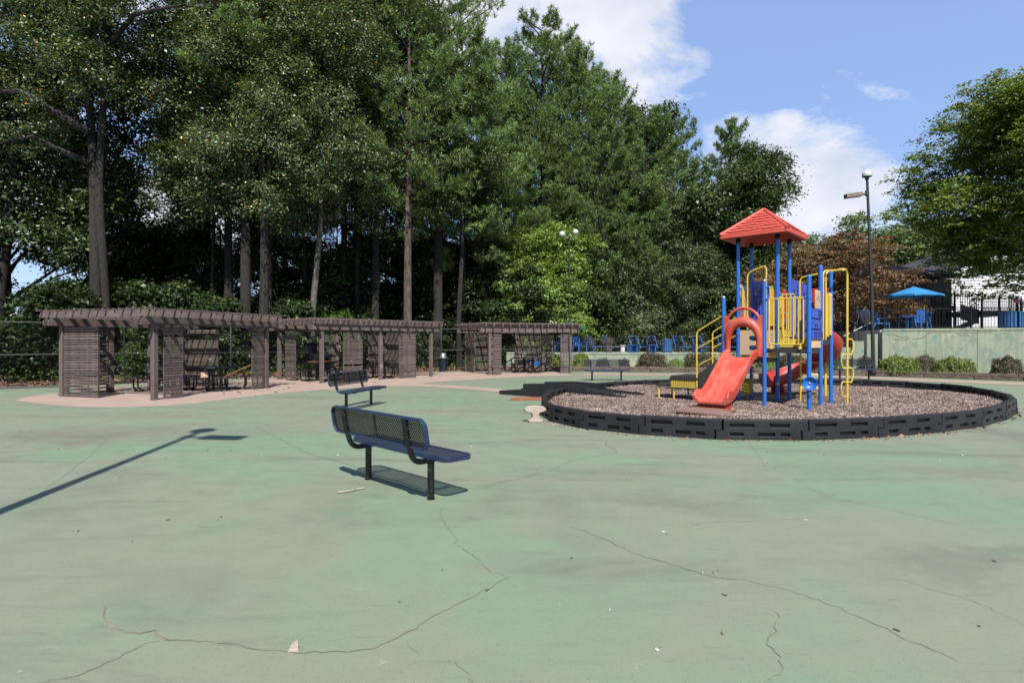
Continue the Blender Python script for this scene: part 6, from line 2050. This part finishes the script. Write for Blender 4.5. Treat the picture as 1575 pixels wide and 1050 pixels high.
pine('pine directly right of the thick dark trunk, a little farther back', (-12.9, 31.0, 0), 1, 14.0, 1.0, 1.3, 0.22)
pine('pine with the sunlit reddish trunk rising behind the middle pergola', (-5.45, 30.6, 0), 1, 8.2, 1.0, 2.3, 0.24)
pine('tall dark pine at the left side of the sky gap', (-4.3, 34.0, 0), 2, 7.5, 1.0, 4.0, 0.30)
pine('pine overlapping the left side of the sky gap, lower crown', (-3.1, 36.5, 0), 0, 6.0, 0.98, 5.0, 0.28)
pine('pine behind the farthest pergola, left of the rounded summit', (-0.4, 40.0, 0), 0, 6.5, 0.98, 0.8, 0.28)
pine('tallest pine of the centre group, under the white cloud', (2.1, 41.5, 0), 2, 7.2, 1.0, 1.9, 0.30)
pine('pine right of the tallest one in the centre group', (4.7, 42.0, 0), 2, 5.2, 0.98, 3.3, 0.30)
pine('pine on the descending treeline below the big cloud', (7.1, 43.0, 0), 0, 5.4, 0.98, 4.4, 0.28)
pine('front pine behind the round bright green tree', (1.2, 43.5, 0), 1, 4.0, 1.2, 2.7, 0.26)
pine('pine between the summit and the playground roof', (9.2, 41.0, 0), 1, 4.0, 1.05, 0.2, 0.26)
pine('narrow topped pine on the treeline left of the playground roof', (13.0, 47.5, 0), 0, 4.8, 0.98, 1.1, 0.28)
pine('pine in the dark hollow between summit and round tree', (6.2, 40.0, 0), 1, 3.2, 1.0, 5.9, 0.24)
pine('pine tip poking above the leafy tree left of the playground roof', (17.3, 46.5, 0), 1, 6.0, 0.98, 5.1, 0.24)
pine('pine filling the left shoulder of the centre summit', (-1.2, 43.5, 0), 2, 5.5, 0.95, 2.2, 0.28)
pine('pine filling the right shoulder of the centre summit', (3.6, 45.5, 0), 2, 7.5, 1.0, 5.2, 0.28)
pine('pine behind the descending treeline under the big cloud', (6.3, 46.5, 0), 0, 7.6, 1.0, 0.9, 0.28)
for i, (x, y, z, lab) in enumerate([(-17.2, 34.5, 3.6, 'dark leafy tree filling the gap right of the double trunk'), (-14.0, 36.0, 4.2, 'dark leafy tree behind the two dark pine trunks'), (-10.9, 36.5, 3.4, 'dark leafy tree behind the pale leaning stem'),
                                   (-8.1, 37.0, 4.4, 'dark leafy tree left of the sunlit pine trunk'), (-5.6, 38.5, 3.6, 'dark leafy tree behind the sunlit pine trunk'), (-3.2, 40.0, 4.0, 'dark leafy tree right of the sunlit pine trunk'), (-20.5, 37.5, 4.2, 'dark leafy tree behind the left fence corner')]):
    tree('shade_tree', lab, (x, y, 0), 'oakB', z, 0.85, i * 1.3, 0.13, 'bark_shaded', cD, sz=0.72)
tree('oak_tree', 'leafy tree on the treeline left of the playground roof', (10.4, 44.0, 0), 'oakB', 5.5, 1.15, 0.6, 0.24, 'bark_shaded', cD)
tree('oak_tree', 'pale leafed tree between the centre pines and the playground roof', (8.9, 41.0, 0), 'gumB', 1.2, 0.95, 3.6, 0.22, 'bark_shaded', cB)
tree('oak_tree', 'low leafy tree behind the pool deck loungers', (11.5, 40.5, 0), 'gumB', 0.8, 0.85, 1.6, 0.22, 'bark_shaded', cB)
tree('oak_tree', 'broad leafy tree directly behind the playground roof', (15.2, 42.0, 0), 'oakA', 2.0, 1.15, 2.5, 0.26, 'bark_shaded', cC, sz=1.25)
tree('oak_tree', 'leafy tree right of the playground roof under the small cloud', (17.9, 43.0, 0), 'oakB', 2.5, 1.05, 4.6, 0.26, 'bark_shaded', cD, sz=1.15)
tree('oak_tree', 'low dark tree at the foot of the treeline beside the reddish tree', (21.4, 46.0, 0), 'oakA', 2.5, 0.72, 5.5, 0.24, 'bark_shaded', cC)
tree('round_tree', 'bright green round tree behind the farthest pergola', (2.1, 38.7, 0.0), 'bright', 0.7, 1.02, 0.5, 0.20, 'bark_grey', cF)
tree('reddish_tree', 'bronze red leaved tree right of the play structure', (19.5, 33.2, 1.6), 'red', 1.5, 1.15, 0.5, 0.13, 'bark_grey', cH, nl=26, lean=(0.3, 0), sz=0.86)
tree('reddish_tree', 'second bronze red tree directly behind the play structure posts', (16.6, 34.5, 1.0), 'red', 1.6, 0.95, 2.6, 0.11, 'bark_grey', cH, nl=18, sz=0.85)
tree('maple_tree', 'large dark maple overhanging the upper terrace at the right edge', (29.6, 31.6, 2.17), 'maple', 3.4, 0.95, 0.8, 0.34, 'bark_shaded', cG, nl=34, sz=0.82)
for i, (x, y, s, r, lab) in enumerate([(37.5, 60, 1.28, 0.1, 'pale leafy tree behind the tall lamp pole'), (42.5, 63, 1.25, 1.4, 'yellow green tree between tall lamp and maple'), (47.5, 62, 1.35, 2.9, 'leafy tree half hidden behind the large maple'),
                                      (33.2, 60, 1.05, 4.0, 'pale far tree just right of the treeline foot')]):
    tree('far_tree', lab, (x, y, 2.17), 'pale', 1.2, s, r, 0.22, 'bark_grey', cI)
# thin stems and bare trunks in the shade
for i, (x, y, rt, ln, lab) in enumerate([(-16.4, 31.5, 0.13, 0.6, 'thin dark trunk left of the thick dark pine trunk'), (-11.6, 33, 0.12, -0.4, 'slim dark trunk between two pergolas'), (-9.0, 34, 0.17, 0.2, 'dark straight trunk above the middle pergola'),
                                        (-6.9, 36, 0.12, 0.8, 'slim leaning dark trunk above the middle pergola'), (-3.0, 33.6, 0.16, 0.1, 'dark trunk behind the silver lidded bin'), (-18.6, 34, 0.15, 0.4, 'slim trunk beside the double trunk tree')]):
    tree('slim_tree', lab, (x, y, 0), 'oakB', 8.5, 0.75, i * 1.1, rt, 'bark_shaded', cD, lean=(ln, 0))
# undergrowth behind the fence
UG = []
for (x, y, s, sz) in [(-28, 20, 1.3, 1.2), (-24.8, 20.5, 1.15, 1.1), (-21.8, 20.8, 0.95, 0.95), (-26.5, 23, 1.5, 1.5)]:
    UG.append(('vine', x, y, s, sz, {-28: 'green vine mass on the chain-link fence at the far left edge', -24.8: 'green vine mass on the fence, second from the left edge', -21.8: 'green vine mass on the fence nearest the left pergola', -26.5: 'tall vine mass rising behind the other fence vines'}[x]))
rg = random.Random(5)
path_u = [(-19.0, 23.0), (-16.0, 25.4), (-13.6, 28.0), (-11.0, 29.8), (-8.6, 32.2), (-6.0, 34.2), (-3.4, 36.0), (-1.0, 37.0)]
for i, (x, y) in enumerate(path_u):
    UG.append(('shrub', x + rg.uniform(-.5, .5), y + rg.uniform(0, 1), rg.uniform(0.85, 1.15), rg.uniform(0.7, 1.05), None))
    UG.append(('shrub', x - 1.0 + rg.uniform(-.5, .5), y + 2.8 + rg.uniform(0, 1), rg.uniform(1.1, 1.4), rg.uniform(1.0, 1.4), None))
UG.append(('vine', -15.6, 26.4, 0.8, 0.75, None))
UG.append(('vine', -9.9, 31.6, 0.8, 1.0, None))
for (k, x, y, s, sz, lab) in UG:
    t = thing('understory_shrub' if k == 'shrub' or not lab else 'fence_vine', lab or 'leafy undergrowth in the shade behind the chain-link fence', 'shrub', (x, y, 0), 0, 'undergrowth behind the fence' if not lab else 'vine masses on the fence')
    mb = MB()
    for q in range(5):
        a = rg.uniform(0, 2 * PI)
        mb.tube([(0.1 * math.cos(a), 0.1 * math.sin(a), -0.05), (0.7 * s * math.cos(a), 0.7 * s * math.sin(a), 1.6 * sz), (1.2 * s * math.cos(a), 1.2 * s * math.sin(a), 2.6 * sz)], [0.03, 0.02, 0.008], 5)
    mb.build('stems', MT['bark_shaded'], t)
    place(CR['vine' if k == 'vine' else 'shrub'], 'foliage', t, (0, 0, 0.15), (0, 0, rg.uniform(0, 6)), (s, s, sz))
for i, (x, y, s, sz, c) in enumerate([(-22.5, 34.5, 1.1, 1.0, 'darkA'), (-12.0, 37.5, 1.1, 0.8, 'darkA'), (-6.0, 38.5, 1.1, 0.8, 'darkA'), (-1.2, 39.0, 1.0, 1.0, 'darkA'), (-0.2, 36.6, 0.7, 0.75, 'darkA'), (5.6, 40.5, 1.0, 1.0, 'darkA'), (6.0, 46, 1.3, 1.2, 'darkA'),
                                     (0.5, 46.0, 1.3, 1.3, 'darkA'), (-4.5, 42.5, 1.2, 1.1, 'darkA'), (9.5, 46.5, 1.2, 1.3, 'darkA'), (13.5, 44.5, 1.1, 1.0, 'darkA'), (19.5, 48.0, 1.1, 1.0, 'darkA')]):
    tree('understory_tree', 'small dark understory tree filling the shade between larger trunks', (x, y, 0), c, 0.6, s, i * 1.7, 0.12, 'bark_shaded', cE, group='understory trees in the woods', sz=sz, nl=8)
# a far low wood beyond the gaps
rgn = np.random.default_rng(77)
n = 42000
a = rgn.uniform(-1.15, 0.75, n)
d = rgn.uniform(62, 95, n)
hh = 3.2 + 1.8 * np.sin(a * 23) + 1.2 * np.sin(a * 51 + 2) + 1.0 * np.sin(a * 117)
pos = np.stack([np.sin(a) * d * 1.2, np.cos(a) * d, np.abs(rgn.beta(2, 1.4, n)) * hh * 1.7], 1)
nr = unit(rgn.normal(size=(n, 3)) * 0.7 + np.array([0, -0.3, 0.6]))
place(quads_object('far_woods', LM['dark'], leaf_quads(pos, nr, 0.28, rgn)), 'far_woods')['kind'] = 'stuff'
# ivy and brambles trailing along the fence foot
n = 9000
pos = []
for i in range(n):
    k = rnd.randrange(len(P0) - 1)
    t = rnd.random()
    a, b = P0[k], P0[k + 1]
    dd = Vector((b[0] - a[0], b[1] - a[1])).normalized()
    off = abs(rnd.gauss(0.9, 0.9)) + 0.3
    hz = abs(rnd.gauss(0, 0.25)) * (1 + 0.8 * math.sin(t * 9 + k))
    pos.append((a[0] + (b[0] - a[0]) * t - dd.y * off, a[1] + (b[1] - a[1]) * t + dd.x * off, 0.03 + hz))
pos = np.array(pos)
nr = unit(rgn.normal(size=(n, 3)) * 0.6 + np.array([0, -0.1, 0.8]))
place(quads_object('ground_ivy', LM['vine'], leaf_quads(pos, nr, 0.06, rgn)), 'ground_ivy')['kind'] = 'stuff'

# ---- shrubs in the planting bed
def bush_mesh(m, seed, n, leaf, flatness=0.82):
    """A clipped bush of unit radius: leaves through an uneven dome."""
    rg = np.random.default_rng(seed)
    d = unit(rg.normal(size=(n, 3)))
    d[:, 2] = np.abs(d[:, 2]) * 1.0
    lump = 1 + 0.07 * np.sin(d[:, 0] * 7 + seed) + 0.07 * np.sin(d[:, 1] * 8 + 1) + 0.06 * np.sin(d[:, 2] * 9 + 2) + 0.05 * np.sin(d[:, 0] * 19)
    r = lump * np.clip(1 - np.abs(rg.normal(0, 0.16, n)), 0.1, 1.1)
    pos = d * r[:, None]
    nr = unit(d * 0.7 + np.array([0, 0, 0.4]) + rg.normal(size=(n, 3)) * 0.6)
    return quads_object('foliage', m, leaf_quads(pos, nr, leaf, rg))
BM = {'hedge': bush_mesh(LM['hedge_red'], 31, 5200, 0.045), 'lime': bush_mesh(LM['nandina'], 32, 4800, 0.050), 'green': bush_mesh(LM['bright'], 33, 4600, 0.045)}
SH = [('hedge', 'dark reddish clipped shrub, leftmost before the tall green wall', 16.75, 27.7, 0.46, 0.78), ('lime', 'lime green feathery shrub, left one before the tall green wall', 17.75, 26.9, 0.85, 0.78),
      ('hedge', 'dark reddish shrub between the two lime green ones', 18.9, 26.8, 0.55, 0.82), ('lime', 'lime green feathery shrub, right one before the tall green wall', 19.55, 25.9, 0.86, 0.74),
      ('hedge', 'dark reddish shrub at the right edge of the photo', 21.3, 25.2, 0.72, 0.82), ('lime', 'lime green shrub beyond the right edge of the bed', 23.2, 24.2, 0.8, 0.75),
      ('green', 'low green shrub behind the right-hand bench', 15.7, 28.8, 0.75, 0.55),
      ('lime', 'lime green shrub left of the last pergola post', 2.35, 32.6, 0.55, 0.75), ('lime', 'lime green shrub right of the last pergola post', 3.85, 32.5, 0.62, 0.80),
      ('hedge', 'small dark shrub behind the left part of the far bench', 5.05, 32.5, 0.42, 0.50), ('hedge', 'small dark shrub behind the right part of the far bench', 6.25, 32.4, 0.36, 0.50),
      ('hedge', 'long dark reddish hedge right of the far bench', 7.6, 31.9, 0.95, 0.86), ('green', 'small green shrub at the right corner of the long dark hedge', 8.75, 31.2, 0.48, 0.52),
      ('hedge', 'long dark reddish hedge left of the stair handrails', 10.1, 31.3, 0.98, 0.86), ('green', 'green shrub beside the foot of the stair handrails', 11.35, 30.8, 0.5, 0.6),
      ('hedge', 'dark hedge seen between the slide and the blue posts', 12.4, 30.4, 0.80, 0.80), ('green', 'round green shrub seen under the deck of the play structure', 13.05, 29.7, 0.5, 0.55),
      ('hedge', 'dark hedge seen behind the curved slide', 14.2, 29.8, 0.85, 0.82)]
for k, lab, x, y, r, h in SH:
    t = thing('garden_shrub', lab, 'shrub', (x, y, 0.17), 0, 'shrubs in the planting bed')
    mb = MB()
    for q in range(6):
        a = q * 1.05
        mb.tube([(0.04 * math.cos(a), 0.04 * math.sin(a), 0), (0.5 * r * math.cos(a), 0.5 * r * math.sin(a), 0.75 * h)], [0.018, 0.006], 5)
    mb.build('stems', MT['bark_shaded'], t)
    place(BM[k], 'foliage', t, (0, 0, 0.02), (0, 0, rnd.uniform(0, 6)), (r, r * 0.8, h))
# clipped hedge at the back of the pool deck
t = thing('clipped_hedge', 'clipped light green hedge at the back of the pool deck', 'hedge', (14.0, 43, 0.93))
place(BM['green'], 'foliage', t, (0, 0, 0), (0, 0, 0), (1.9, 0.8, 0.95))
MB().box((0, 0, 0.2), (0.2, 0.1, 0.4)).build('stems', MT['bark_shaded'], t)
